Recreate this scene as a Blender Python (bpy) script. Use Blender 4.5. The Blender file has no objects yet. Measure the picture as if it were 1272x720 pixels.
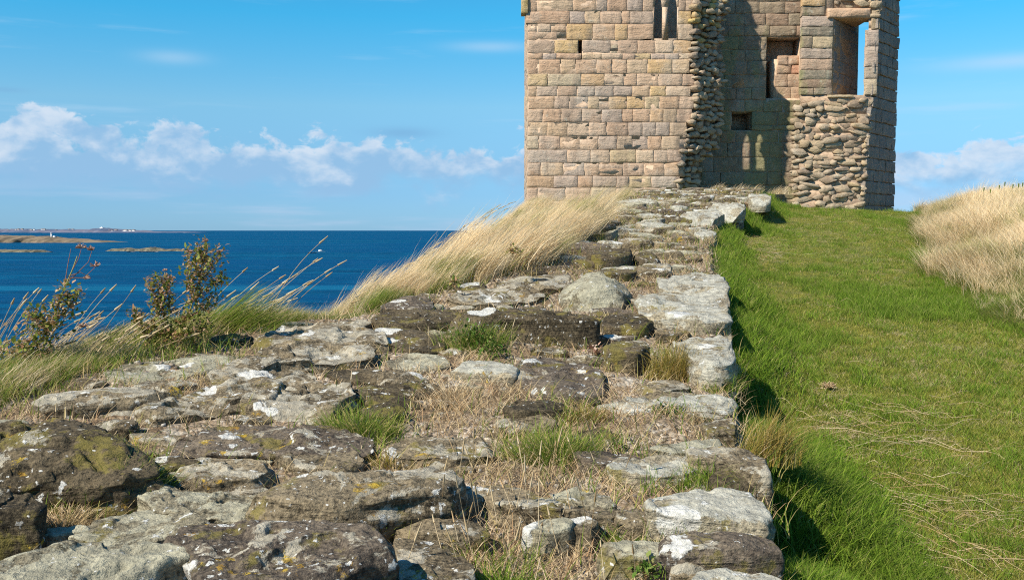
import bpy, math, random
import numpy as np
from mathutils import Vector
random.seed(7); RNG = np.random.default_rng(11)
SC = bpy.context.scene; COL = SC.collection
# ------------------------------------------------------------------ camera
F = 1222.0; TANP = 74.0/F; PITCH = math.atan(TANP)
cam_d = bpy.data.cameras.new('camera'); cam = bpy.data.objects.new('camera', cam_d); COL.objects.link(cam)
cam.location = (0, 0, 0); cam.rotation_euler = (math.pi/2-PITCH, 0, 0)
cam_d.sensor_width = 36; cam_d.lens = F/1272*36; cam_d.clip_start = 0.05; cam_d.clip_end = 120000
SC.camera = cam
# ------------------------------------------------------------------ view, sun
SC.view_settings.view_transform = 'Standard'; SC.view_settings.look = 'None'
SC.view_settings.exposure = 0.58; SC.view_settings.gamma = 1
SC.cycles.use_denoising = False; SC.cycles.filter_width = 1.1
AZ, EL = math.radians(53), math.radians(43)
SUN = Vector((-math.sin(AZ)*math.cos(EL), -math.cos(AZ)*math.cos(EL), math.sin(EL)))
sd = bpy.data.lights.new('sun', 'SUN'); sd.energy = 5.0; sd.angle = math.radians(0.55); sd.color = (1, .93, .80)
sun = bpy.data.objects.new('sun', sd); COL.objects.link(sun); sun.rotation_euler = SUN.to_track_quat('Z', 'Y').to_euler()

# ------------------------------------------------------------------ node helper
class NT:
    def __init__(s, tree): s.t = tree; s.L = tree.links
    def n(s, typ, ins=None, **props):
        nd = s.t.nodes.new(typ)
        for k, v in props.items(): setattr(nd, k, v)
        for k, v in (ins or {}).items():
            sk = nd.inputs[k]
            if isinstance(v, bpy.types.NodeSocket): s.L.new(v, sk)
            elif isinstance(v, bpy.types.Node): s.L.new(v.outputs[0], sk)
            else: sk.default_value = v
        return nd
    def math(s, op, a, b=0.0, c=None, clamp=False):
        d = {0: a, 1: b}
        if c is not None: d[2] = c
        return s.n('ShaderNodeMath', d, operation=op, use_clamp=clamp).outputs[0]
    def mix(s, f, a, b, blend='MIX'):
        nd = s.n('ShaderNodeMix', data_type='RGBA', blend_type=blend)
        for k, v in ((0, f), (6, a), (7, b)):
            if isinstance(v, bpy.types.NodeSocket): s.L.new(v, nd.inputs[k])
            else: nd.inputs[k].default_value = v if k == 0 else (*v, 1)
        return nd.outputs[2]
    def noise(s, vec, scale, detail=6, rough=.55, dist=0.0, dim='3D'):
        return s.n('ShaderNodeTexNoise', {'Vector': vec, 'Scale': scale, 'Detail': detail, 'Roughness': rough, 'Distortion': dist}, noise_dimensions=dim).outputs[0]
    def step(s, v, lo, hi, a=0.0, b=1.0):
        return s.n('ShaderNodeMapRange', {'Value': v, 'From Min': lo, 'From Max': hi, 'To Min': a, 'To Max': b}, interpolation_type='SMOOTHSTEP').outputs[0]
    def ramp(s, v, stops, mode='LINEAR'):
        nd = s.n('ShaderNodeValToRGB', {0: v}); cr = nd.color_ramp; cr.interpolation = mode
        while len(cr.elements) < len(stops): cr.elements.new(.5)
        for e, (p, c) in zip(cr.elements, stops): e.position = p; e.color = (*c, 1)
        return nd.outputs[0]
    def vmul(s, v, m): return s.n('ShaderNodeVectorMath', {0: v, 1: m}, operation='MULTIPLY').outputs[0]
    def vadd(s, v, m): return s.n('ShaderNodeVectorMath', {0: v, 1: m}, operation='ADD').outputs[0]

# ------------------------------------------------------------------ world: daylight sky with cloud bank
W = bpy.data.worlds.new('World'); SC.world = W; W.use_nodes = True
W.node_tree.nodes.clear(); N = NT(W.node_tree)
sky = N.n('ShaderNodeTexSky', sky_type='NISHITA', sun_disc=False, sun_elevation=EL, sun_rotation=math.pi+AZ,
          altitude=30, air_density=1.0, dust_density=0.15, ozone_density=3.5)
tc = N.n('ShaderNodeTexCoord').outputs['Generated']
sp = N.n('ShaderNodeSeparateXYZ', {0: tc})
el = N.math('MULTIPLY', N.math('ARCSINE', sp.outputs[2]), 57.2958)
az = N.math('MULTIPLY', N.math('ARCTAN2', sp.outputs[0], sp.outputs[1]), 57.2958)
# the blue of the clear air deepens with height
tint = N.ramp(N.math('DIVIDE', el, 60.0, clamp=True), [(0, (.27, .53, 1.0)), (.033, (.29, .53, .90)), (.067, (.36, .59, .82)), (.117, (.49, .77, .86)), (.2, (.20, .88, 1.02)), (.33, (.25, .78, .97)), (1, (.32, .72, .9))])
base = N.mix(1.0, sky.outputs[0], tint, 'MULTIPLY')
P3 = N.n('ShaderNodeCombineXYZ', {0: N.math('MULTIPLY', az, .27), 1: N.math('MULTIPLY', el, .42), 2: 3.7}).outputs[0]
P3b = N.vadd(P3, (-0.10, .20, 0))
n1 = N.noise(P3, 1.15, 7, .55, .25); n1b = N.noise(P3b, 1.15, 7, .55, .25); puff = N.noise(P3, 3.0, 6, .58, .4)
def bump_at(a0, e0, wa, we, amp):
    x = N.math('DIVIDE', N.math('SUBTRACT', az, a0), wa); y = N.math('DIVIDE', N.math('SUBTRACT', el, e0), we)
    r = N.math('ADD', N.math('MULTIPLY', x, x), N.math('MULTIPLY', y, y))
    return N.math('MULTIPLY', N.math('POWER', 2.718, N.math('MULTIPLY', r, -1)), amp)
# the bank: flat bases near three degrees up, billowing tops
top = N.math('ADD', N.math('MULTIPLY', n1, 4.6), N.math('SUBTRACT', 2.95, N.step(az, 14, 22, 0, .9)))
for a0, wa, amp in ((-25.8, 1.5, 1.45), (-23.0, 1.8, .7), (-19.5, 2.2, .35), (-12, 5, .25), (-3, 3, -.5)):
    x = N.math('DIVIDE', N.math('SUBTRACT', az, a0), wa); top = N.math('ADD', top, N.math('MULTIPLY', N.math('POWER', 2.718, N.math('MULTIPLY', N.math('MULTIPLY', x, x), -1)), amp))
d_top = N.math('ADD', N.math('SUBTRACT', top, el), N.math('MULTIPLY', N.math('SUBTRACT', puff, .5), 4.2))
cl = N.step(d_top, -.05, .75)
base_el = N.math('ADD', 2.35, N.math('MULTIPLY', N.math('SUBTRACT', n1b, .5), 4.5))
cl = N.math('MULTIPLY', cl, N.step(N.math('SUBTRACT', el, base_el), -.7, .9))
litv = N.step(N.math('ADD', N.math('MULTIPLY', d_top, -.55), N.math('ADD', N.math('MULTIPLY', N.math('SUBTRACT', puff, .5), 3.2), N.math('MULTIPLY', N.math('SUBTRACT', N.noise(P3, 1.7, 5, .55, .2), .5), 6.0))), -1.55, .75)
ccol = N.mix(litv, (.205, .355, .53), (.47, .53, .61))
# thin streaks: pale layers low down, wisps higher
P4 = N.n('ShaderNodeCombineXYZ', {0: N.math('MULTIPLY', az, .055), 1: N.math('MULTIPLY', el, .55), 2: 9.1}).outputs[0]
n2 = N.noise(P4, 1.5, 7, .55, .2)
st = N.math('MULTIPLY', N.step(n2, .47, .72), .62)
low = N.math('MULTIPLY', st, N.step(el, 3.2, 1.2))
hi = N.math('MULTIPLY', N.math('MULTIPLY', N.step(n2, .56, .76), .30), N.step(el, 3.5, 7))
hi = N.math('MULTIPLY', hi, N.step(el, 32, 16))
for a0, e0, wa, we, amp in ((-18.8, 9.3, 1.6, .35, .33), (-1.2, 10.4, 2.3, .3, .38), (27.0, 8.6, 3.8, .38, .5), (-27, 7.2, 1.0, .12, -.3), (-6.3, 5.55, 1.7, .35, -.5)):
    if amp > 0: hi = N.math('MAXIMUM', hi, bump_at(a0, e0, wa, we, amp))
SK = 0.105
skyc = N.mix(1.0, base, (SK, SK, SK), 'MULTIPLY')
c1 = N.mix(low, skyc, (.34, .43, .57)); c1 = N.mix(hi, c1, (.38, .50, .62))
dk = N.math('MAXIMUM', bump_at(-27, 7.15, 1.0, .14, .35), bump_at(-6.3, 5.55, 1.8, .32, .55))
c1 = N.mix(dk, c1, (.13, .28, .47))
c2 = N.mix(N.math('MULTIPLY', cl, .86), c1, ccol)
bg = N.n('ShaderNodeBackground', {'Color': c2, 'Strength': 1.0})
N.n('ShaderNodeOutputWorld', {'Surface': bg})

# ------------------------------------------------------------------ projection used to survey positions from the photograph
CP, SP = math.cos(PITCH), math.sin(PITCH)
def ray(u, v):
    a = (u-636)/F; b = (360-v)/F
    return np.array((a, CP+b*SP, -SP+b*CP))
def P(u, v, y): r = ray(u, v); return r*(y/r[1])
Z0, SL = -1.109, .0908
def G(u, v, h=0.0, z0=Z0):
    r = ray(u, v); den = r[2]-SL*r[1]; t = (z0+h)/den if den < -1e-4 else 25
    if t*r[1] > 23: t = 23/r[1]
    return r*t
# ------------------------------------------------------------------ numpy noise
def _hash(ix, iy, iz, seed):
    h = (ix.astype(np.int64)*374761393 + iy.astype(np.int64)*668265263 + iz.astype(np.int64)*2147483647 + seed*1274126177) & 0xffffffff
    h = ((h ^ (h >> 13))*1274126177) & 0xffffffff
    h = ((h ^ (h >> 16))*2246822519) & 0xffffffff
    return ((h ^ (h >> 15)) & 0xffffff)/float(0xffffff)
def vn(x, y, z, seed=0):
    x, y, z = np.broadcast_arrays(np.asarray(x, float), np.asarray(y, float), np.asarray(z, float))
    ix, iy, iz = np.floor(x), np.floor(y), np.floor(z); fx, fy, fz = x-ix, y-iy, z-iz
    fx, fy, fz = [f*f*f*(f*(f*6-15)+10) for f in (fx, fy, fz)]
    r = 0
    for a in (0, 1):
        for b in (0, 1):
            for c in (0, 1):
                r = r + _hash(ix+a, iy+b, iz+c, seed)*(fx if a else 1-fx)*(fy if b else 1-fy)*(fz if c else 1-fz)
    return r*2-1
def fbm(x, y, z=0.0, octv=4, seed=0, gain=.5, lac=2.03):
    s = 0; a = 1; n = 0
    for o in range(octv):
        s = s + a*vn(x, y, z, seed+o*17); n += a; a *= gain; x = x*lac; y = y*lac; z = z*lac if not np.isscalar(z) or z else z
    return s/n
def sstep(x, a, b): t = np.clip((x-a)/(b-a), 0, 1); return t*t*(3-2*t)
# ------------------------------------------------------------------ mesh helpers
def mesh_np(name, V, T=None, Q=None, attr=None, smooth=True):
    me = bpy.data.meshes.new(name); V = np.asarray(V, np.float32)
    parts = []; nl = 0; tot = []
    if Q is not None and len(Q): parts.append(np.asarray(Q, np.int32).ravel()); tot.append(np.full(len(Q), 4, np.int32))
    if T is not None and len(T): parts.append(np.asarray(T, np.int32).ravel()); tot.append(np.full(len(T), 3, np.int32))
    lv = np.concatenate(parts); tot = np.concatenate(tot); st = np.concatenate(([0], np.cumsum(tot)[:-1])).astype(np.int32)
    me.vertices.add(len(V)); me.vertices.foreach_set('co', V.ravel())
    me.loops.add(len(lv)); me.loops.foreach_set('vertex_index', lv)
    me.polygons.add(len(tot)); me.polygons.foreach_set('loop_start', st); me.polygons.foreach_set('loop_total', tot)
    if smooth: me.polygons.foreach_set('use_smooth', np.ones(len(tot), bool))
    if attr is not None:
        a = me.attributes.new('rnd', 'FLOAT', 'POINT'); a.data.foreach_set('value', np.asarray(attr, np.float32))
    me.update(calc_edges=True); me.validate(); return me
def grid_q(nu, nv, off=0, wrap=False):
    i, j = np.meshgrid(np.arange(nu if wrap else nu-1), np.arange(nv-1), indexing='ij'); i2 = (i+1) % nu
    return (off+np.stack([i*nv+j, i2*nv+j, i2*nv+j+1, i*nv+j+1], -1)).reshape(-1, 4)
def link(me, name, mat=None, parent=None, loc=None):
    o = bpy.data.objects.new(name, me); COL.objects.link(o)
    if mat and me is not None and len(me.materials) == 0: me.materials.append(mat)
    if loc is not None: o.location = loc
    if parent: o.parent = parent
    return o
def tag(o, label=None, cat=None, group=None, kind=None):
    if label: o['label'] = label
    if cat: o['category'] = cat
    if group: o['group'] = group
    if kind: o['kind'] = kind
    return o
def empty(name, loc=(0, 0, 0)):
    o = bpy.data.objects.new(name, None); COL.objects.link(o); o.location = loc; return o
def child(me, name, mat, par, center=True):
    """link world-space mesh as a part of par, its origin at the piece's own base"""
    n = len(me.vertices); co = np.empty(n*3, np.float32); me.vertices.foreach_get('co', co); co = co.reshape(-1, 3)
    c = np.array([(co[:, 0].min()+co[:, 0].max())/2, (co[:, 1].min()+co[:, 1].max())/2, co[:, 2].min()])
    me.vertices.foreach_set('co', (co-c).ravel()); me.update()
    pl = np.array(par.location) if par else 0
    if par and par.parent: pl = pl+np.array(par.parent.location)
    return link(me, name, mat, par, tuple(c-pl))
class MB:
    def __init__(s): s.V = []; s.T = []; s.Q = []; s.A = []; s.n = 0
    def add(s, V, T=None, Q=None, a=0.5):
        V = np.asarray(V, float)
        if T is not None and len(T): s.T.append(np.asarray(T)+s.n)
        if Q is not None and len(Q): s.Q.append(np.asarray(Q)+s.n)
        s.V.append(V); s.A.append(np.broadcast_to(a, (len(V),))); s.n += len(V)
    def mesh(s, name, smooth=True):
        return mesh_np(name, np.concatenate(s.V), np.concatenate(s.T) if s.T else None, np.concatenate(s.Q) if s.Q else None, np.concatenate(s.A), smooth)
    def box(s, x0, x1, y0, y1, z0, z1, a=.5):
        V = [(x, y, z) for x in (x0, x1) for y in (y0, y1) for z in (z0, z1)]
        s.add(V, Q=[(0, 1, 3, 2), (4, 6, 7, 5), (0, 4, 5, 1), (2, 3, 7, 6), (0, 2, 6, 4), (1, 5, 7, 3)], a=a)
    def prism(s, poly, z0, z1, a=.5, axis='z'):
        """poly: counter-clockwise convex outline; axis z: (x,y) extruded up; axis y: (x,z) extruded along y"""
        n = len(poly)
        if axis == 'z': V = [(p[0], p[1], z0) for p in poly]+[(p[0], p[1], z1) for p in poly]
        else: V = [(p[0], z0, p[1]) for p in poly]+[(p[0], z1, p[1]) for p in poly]
        Q = [(i, (i+1) % n, n+(i+1) % n, n+i) for i in range(n)]
        T = [(0, i+1, i) for i in range(1, n-1)]+[(n, n+i, n+i+1) for i in range(1, n-1)]
        s.add(V, T, Q, a)
    def tube(s, pts, r0, r1, sides=5, a=.5):
        pts = np.asarray(pts, float); m = len(pts); V = []
        for i in range(m):
            d = pts[min(i+1, m-1)]-pts[max(i-1, 0)]; d = d/ (np.linalg.norm(d)+1e-9)
            u = np.cross(d, (0.3, 1, .1)); u /= np.linalg.norm(u)+1e-9; w = np.cross(d, u); r = r0+(r1-r0)*i/(m-1)
            for k in range(sides):
                t = 2*math.pi*k/sides; V.append(pts[i]+r*(u*math.cos(t)+w*math.sin(t)))
        Q = [(i*sides+k, i*sides+(k+1) % sides, (i+1)*sides+(k+1) % sides, (i+1)*sides+k) for i in range(m-1) for k in range(sides)]
        s.add(V, Q=Q, a=a)

# ------------------------------------------------------------------ materials
def new_mat(name):
    m = bpy.data.materials.new(name); m.use_nodes = True; m.node_tree.nodes.clear(); return m, NT(m.node_tree)
def finish(m, n, col, rough=.9, bump=None, bstr=.5, bdist=.02, spec=.3, trans=None):
    ins = {'Base Color': col, 'Roughness': rough, 'Specular IOR Level': spec}
    if bump is not None:
        ins['Normal'] = n.n('ShaderNodeBump', {'Height': bump, 'Strength': bstr, 'Distance': bdist}).outputs[0]
    b = n.n('ShaderNodeBsdfPrincipled', ins); out = b.outputs[0]
    if trans:
        t = n.n('ShaderNodeBsdfTranslucent', {'Color': col}); out = n.n('ShaderNodeMixShader', {0: trans, 1: out, 2: t.outputs[0]}).outputs[0]
    n.n('ShaderNodeOutputMaterial', {'Surface': out}); return m

def rock_mat(name, base=((.045, .034, .02), (.155, .122, .076), (.285, .225, .14)), lichen=.55, white=.5, yellow=.5, moss=.4, crust=(.50, .45, .345)):
    m, n = new_mat(name)
    rnd = n.n('ShaderNodeObjectInfo').outputs['Random']
    g = n.n('ShaderNodeNewGeometry'); oc = n.n('ShaderNodeTexCoord').outputs['Object']
    off = n.n('ShaderNodeCombineXYZ', {0: n.math('MULTIPLY', rnd, 91.0), 1: n.math('MULTIPLY', rnd, 37.0), 2: n.math('MULTIPLY', rnd, 53.0)}).outputs[0]
    p = n.vadd(oc, off); up = n.n('ShaderNodeSeparateXYZ', {0: g.outputs['Normal']}).outputs[2]
    upm = n.step(up, .15, .8)
    a = n.noise(p, 3.2, 8, .65, .4); b = n.noise(p, 15, 7, .7); c = n.noise(p, 70, 5, .7)
    col = n.ramp(n.math('ADD', n.math('MULTIPLY', a, .62), n.math('MULTIPLY', b, .38)), [(.38, base[0]), (.5, base[1]), (.61, base[2])])
    col = n.mix(n.math('MULTIPLY', n.step(c, .45, .7), .45), col, tuple(min(1, x*1.8) for x in base[2]))
    col = n.mix(n.math('MULTIPLY', n.step(c, .47, .36), .75), col, tuple(x*.4 for x in base[0]))
    # olive moss film
    ms = n.step(n.noise(n.vadd(p, (7, 3, 1)), 5, 7, .7), .62-.14*moss, .69-.14*moss)
    col = n.mix(n.math('MULTIPLY', ms, .7), col, (.20, .165, .04))
    # pale crustose lichen on what faces the sky
    ln = n.noise(n.vadd(p, (2, 9, 4)), 4.2, 9, .72, .5)
    lk = n.math('MULTIPLY', n.step(n.math('ADD', ln, n.math('MULTIPLY', upm, .07)), .685-.2*lichen, .715-.2*lichen), n.step(up, -.5, .5, .35, 1))
    lc = n.mix(n.step(b, .4, .62), tuple(x*.62 for x in crust), crust)
    col = n.mix(n.math('MULTIPLY', lk, .85), col, lc)
    # white round patches with clean edges
    wv = n.vadd(p, n.vmul(n.n('ShaderNodeTexNoise', {'Vector': p, 'Scale': 11.0, 'Detail': 6.0, 'Roughness': .65}).outputs['Color'], (.13, .13, .13)))
    def spots(scale, rad, thr, seed):
        v = n.n('ShaderNodeTexVoronoi', {'Vector': n.vadd(wv, seed), 'Scale': scale, 'Randomness': 1.0})
        pick = n.n('ShaderNodeSeparateColor', {0: v.outputs['Color']}).outputs[0]
        rr = n.math('MULTIPLY', pick, rad)
        return n.math('MULTIPLY', n.math('GREATER_THAN', pick, thr), n.step(n.math('SUBTRACT', v.outputs['Distance'], rr), .03, -.01))
    sp = n.math('MAXIMUM', spots(4.6, .40, .93-.22*white, (1, 2, 3)), n.math('MAXIMUM', spots(19, .30, .95-.13*white, (4, 1, 3)), spots(48, .3, .93-.2*white, (4, 6, 3))))
    sp = n.math('MULTIPLY', sp, n.step(up, -.3, .4, .35, 1))
    col = n.mix(n.math('MULTIPLY', sp, .9), col, n.mix(n.step(c, .35, .6), (.50, .49, .44), (.72, .70, .64)))
    # orange yellow lichen
    yn = n.noise(n.vadd(p, (5, 5, 8)), 7, 8, .74, .3)
    col = n.mix(n.math('MULTIPLY', n.step(yn, .665-.1*yellow, .70-.1*yellow), .85), col, n.mix(n.step(b, .4, .6), (.30, .17, .03), (.52, .36, .04)))
    # bedding planes run level through each stone
    sl = n.noise(n.vmul(p, (1.2, 1.2, 14)), 2.2, 5, .6)
    h = n.math('ADD', n.math('MULTIPLY', a, .9), n.math('ADD', n.math('MULTIPLY', b, .45), n.math('MULTIPLY', c, .16)))
    h = n.math('ADD', h, n.math('MULTIPLY', sl, .5)); h = n.math('ADD', h, n.math('MULTIPLY', sp, .05))
    return finish(m, n, col, .92, h, 1.0, .055, .2)
M_ROCK = rock_mat('weathered_sandstone', white=.5, yellow=.45)
M_DARK = rock_mat('dark_sandstone', base=((.022, .017, .010), (.075, .058, .034), (.15, .115, .068)), lichen=.12, white=.35, yellow=.35, moss=.7)
M_PALE = rock_mat('pale_lichened_stone', base=((.14, .115, .08), (.27, .23, .16), (.38, .325, .22)), lichen=.8, white=.6, yellow=.3, moss=.35, crust=(.54, .52, .43))
M_GREY = rock_mat('grey_lichened_stone', base=((.085, .073, .045), (.20, .172, .115), (.32, .28, .19)), lichen=.75, white=.25, yellow=.1, moss=.35, crust=(.46, .43, .31))
M_BROWN = rock_mat('brown_sandstone', base=((.055, .043, .033), (.115, .09, .066), (.19, .15, .105)), lichen=.3, white=.65, yellow=.7, moss=.5)

def soil_mat():
    m, n = new_mat('gravelly_soil'); g = n.n('ShaderNodeNewGeometry').outputs['Position']
    a = n.noise(g, 2.3, 5, .6); b = n.noise(g, 22, 6, .7); v = n.n('ShaderNodeTexVoronoi', {'Vector': g, 'Scale': 55.0, 'Randomness': 1.0})
    pk = n.n('ShaderNodeSeparateColor', {0: v.outputs['Color']}).outputs[0]
    peb = n.ramp(pk, [(0, (.12, .09, .06)), (.4, (.25, .19, .13)), (.75, (.36, .28, .20)), (1, (.54, .47, .38))])
    dirt = n.ramp(b, [(.3, (.07, .048, .028)), (.5, (.19, .13, .078)), (.7, (.34, .25, .15))])
    col = n.mix(n.step(a, .40, .58), dirt, peb)
    col = n.mix(n.math('MULTIPLY', n.step(n.noise(g, 5, 7, .7), .56, .64), .6), col, (.40, .37, .31))
    h = n.math('ADD', n.math('MULTIPLY', v.outputs['Distance'], -.7), n.math('MULTIPLY', b, .8))
    return finish(m, n, col, .95, h, .9, .02, .15)
M_SOIL = soil_mat()

def sand_mat(name, stops, moss=0.0, grey=0.0):
    m, n = new_mat(name); rnd = n.n('ShaderNodeObjectInfo').outputs['Random']
    g = n.n('ShaderNodeNewGeometry'); pos = g.outputs['Position']; isl = n.n('ShaderNodeAttribute', attribute_name='rnd').outputs['Fac']
    rr = n.math('FRACT', n.math('ADD', n.math('MULTIPLY', rnd, 1.0), n.math('MULTIPLY', isl, 7.3)))
    col = n.ramp(rr, stops, 'LINEAR')
    a = n.noise(pos, 1.1, 6, .6); b = n.noise(pos, 7, 8, .7, .6); c = n.noise(pos, 34, 5, .7)
    sl = n.noise(n.n('ShaderNodeMapping', {'Vector': pos, 'Rotation': (0, .5, 0), 'Scale': (2, 2, 13)}).outputs[0], 1.3, 4, .6, .8)
    col = n.mix(n.step(b, .45, .7, .0, .45), col, (.56, .41, .29)); col = n.mix(n.step(b, .47, .30, .0, .7), col, (.20, .14, .10))
    col = n.mix(n.step(a, .52, .66, 0, .45), col, (.47, .40, .32))
    col = n.mix(n.math('MULTIPLY', n.step(c, .33, .25), .4), col, (.13, .09, .065))
    streak = n.noise(n.n('ShaderNodeMapping', {'Vector': pos, 'Scale': (1.6, 1.6, .28)}).outputs[0], 1.6, 6, .62, .3)
    col = n.mix(n.step(streak, .52, .64, 0, .42), col, (.19, .145, .11))
    col = n.mix(n.math('MULTIPLY', n.step(n.noise(pos, 5.5, 8, .72), .60, .645), .55), col, (.50, .46, .36))
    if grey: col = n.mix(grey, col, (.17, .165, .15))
    if moss:
        z = n.n('ShaderNodeSeparateXYZ', {0: pos}).outputs[2]; k = n.noise(n.n('ShaderNodeMapping', {'Vector': pos, 'Scale': (1, 1, .35)}).outputs[0], 1.3, 7, .65, .3)
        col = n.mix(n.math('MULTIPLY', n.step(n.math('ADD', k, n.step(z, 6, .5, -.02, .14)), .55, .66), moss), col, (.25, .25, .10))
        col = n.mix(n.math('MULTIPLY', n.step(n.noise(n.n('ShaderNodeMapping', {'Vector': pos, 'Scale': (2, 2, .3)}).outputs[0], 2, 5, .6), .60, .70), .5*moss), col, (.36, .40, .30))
    h = n.math('ADD', n.math('MULTIPLY', b, .9), n.math('ADD', n.math('MULTIPLY', c, .14), n.math('MULTIPLY', sl, .45)))
    return finish(m, n, col, .93, h, .8, .05, .15)
ST = [(0, (0.477, 0.307, 0.198)), (.12, (0.551, 0.376, 0.243)), (.24, (0.424, 0.327, 0.261)), (.36, (0.530, 0.376, 0.234)), (.48, (0.509, 0.327, 0.207)), (.58, (0.392, 0.307, 0.239)), (.68, (0.466, 0.307, 0.198)), (.76, (0.572, 0.376, 0.171)), (.83, (0.456, 0.366, 0.243)), (.90, (0.583, 0.436, 0.297)), (1, (0.488, 0.327, 0.225))]
M_ASH = sand_mat('sandstone_ashlar', ST)
M_INNER = sand_mat('mossy_darkened_sandstone', [(0, (.25, .18, .125)), (.3, (.29, .225, .15)), (.6, (.22, .19, .14)), (.8, (.30, .20, .135)), (1, (.26, .215, .155))], moss=.5)  # mossy stone, its base colour also darkened to deepen the recess shadow
M_RED = sand_mat('reddish_sandstone', [(0, (.48, .24, .15)), (.5, (.45, .29, .19)), (1, (.40, .28, .19))], moss=.25)
M_SHADE = sand_mat('shade_toned_ashlar', [(0, (.27, .23, .20)), (.5, (.32, .26, .21)), (1, (.24, .21, .19))], grey=.25)  # ashlar with shade put into its colour, for the faces turned from the sun
M_RUB = sand_mat('rubble_sandstone', [(0, (.40, .31, .20)), (.2, (.30, .22, .15)), (.4, (.48, .38, .26)), (.6, (.24, .18, .13)), (.8, (.43, .32, .19)), (1, (.35, .28, .21))])
M_RUBY = sand_mat('ochre_lichened_rubble', [(0, (.46, .32, .12)), (.4, (.34, .25, .15)), (.7, (.50, .36, .12)), (1, (.36, .29, .2))])
def mortar_mat(name='lime_mortar', k=1.0):
    m, n = new_mat(name); pos = n.n('ShaderNodeNewGeometry').outputs['Position']
    b = n.noise(pos, 9, 8, .7); col = n.ramp(b, [(.3, tuple(k*q for q in (.26, .18, .12))), (.5, tuple(k*q for q in (.50, .36, .25))), (.7, tuple(k*q for q in (.58, .43, .305)))])
    return finish(m, n, col, .95, b, .7, .04, .1)
M_MORTAR = mortar_mat(); M_MORTAR_D = mortar_mat('earthy_wall_core', .8)

def grass_mat(name, stops, pos_lo=None, pos_scale=.8, trans=.35, patch=.5, patch_th=(.45, .62)):
    m, n = new_mat(name); r = n.n('ShaderNodeAttribute', attribute_name='rnd').outputs['Fac']; oi = n.n('ShaderNodeObjectInfo').outputs['Random']
    pos = n.n('ShaderNodeNewGeometry').outputs['Position']
    v = n.math('FRACT', n.math('ADD', r, n.math('MULTIPLY', oi, .17)))
    col = n.ramp(v, stops)
    if pos_lo:
        k = n.step(n.noise(n.vmul(pos, (1, .55, 1)), pos_scale, 6, .65), *patch_th)
        col = n.mix(n.math('MULTIPLY', k, patch), col, pos_lo)
    return finish(m, n, col, .7, None, trans=trans, spec=.12)
GREENS = [(0, (.11, .155, .012)), (.25, (.175, .225, .018)), (.5, (.25, .285, .03)), (.68, (.33, .32, .055)), (.82, (.46, .39, .13)), (.9, (.60, .48, .23)), (.91, (.06, .10, .012)), (1, (.10, .15, .02))]
M_LAWN = grass_mat('lawn_blades', GREENS, (.36, .32, .07), 1.2, patch=.55)
M_LUSH = grass_mat('lush_grass', [(0, (.085, .165, .014)), (.5, (.15, .25, .022)), (.82, (.24, .31, .035)), (.93, (.40, .36, .13)), (1, (.07, .14, .012))], (.16, .21, .03), 1.3, patch=.4)
M_STRAW = grass_mat('dry_straw', [(0, (.50, .38, .21)), (.35, (.62, .49, .30)), (.7, (.72, .60, .41)), (.85, (.36, .25, .12)), (1, (.55, .36, .19))], (.46, .33, .17), 2.0, trans=.25)
M_STRAWG = grass_mat('bleached_grass', [(0, (.64, .47, .25)), (.35, (.80, .62, .37)), (.66, (.88, .73, .49)), (.74, (.28, .27, .08)), (.84, (.34, .24, .11)), (1, (.66, .44, .25))], (.27, .27, .08), 1.1, patch=.85, patch_th=(.53, .60), trans=.25)
M_MAT = grass_mat('dead_grass_litter', [(0, (.40, .28, .15)), (.3, (.55, .41, .23)), (.6, (.66, .52, .33)), (.8, (.30, .19, .10)), (1, (.48, .30, .16))], (.33, .25, .11), 2.2, trans=.2)
M_TUFT = grass_mat('coarse_tuft', [(0, (.09, .165, .015)), (.4, (.16, .245, .025)), (.65, (.26, .29, .05)), (.8, (.46, .37, .14)), (.92, (.56, .41, .19)), (1, (.12, .20, .02))], trans=.35)
M_OCHRE = grass_mat('ochre_tuft', [(0, (.16, .15, .025)), (.4, (.27, .21, .04)), (.7, (.40, .26, .08)), (.85, (.48, .36, .16)), (1, (.14, .17, .025))], trans=.3)
M_LEAF = grass_mat('weed_leaves', [(0, (.10, .15, .03)), (.3, (.22, .27, .05)), (.5, (.38, .38, .10)), (.62, (.40, .22, .11)), (.8, (.52, .32, .19)), (1, (.64, .48, .30))], trans=.35)
M_GLEAF = grass_mat('green_leaves', [(0, (.06, .12, .02)), (.5, (.11, .19, .03)), (.85, (.20, .27, .06)), (1, (.34, .28, .12))], trans=.3)
M_HEAD = grass_mat('dried_florets', [(0, (.30, .15, .10)), (.5, (.45, .27, .19)), (1, (.58, .42, .32))], trans=.15)
M_STEM = grass_mat('weed_stem', [(0, (.26, .27, .08)), (.6, (.33, .20, .10)), (1, (.24, .10, .07))], trans=.05)

def ground_mat():
    m, n = new_mat('turf'); pos = n.n('ShaderNodeNewGeometry').outputs['Position']
    b = n.noise(pos, 14, 7, .7); a = n.noise(pos, .9, 5, .6)
    col = n.ramp(b, [(.3, (.05, .062, .015)), (.5, (.11, .125, .03)), (.7, (.20, .19, .065))])
    col = n.mix(n.step(a, .45, .62, 0, .5), col, (.17, .16, .055))
    return finish(m, n, col, .95, b, .6, .05, .1)
M_GROUND = ground_mat()

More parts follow.
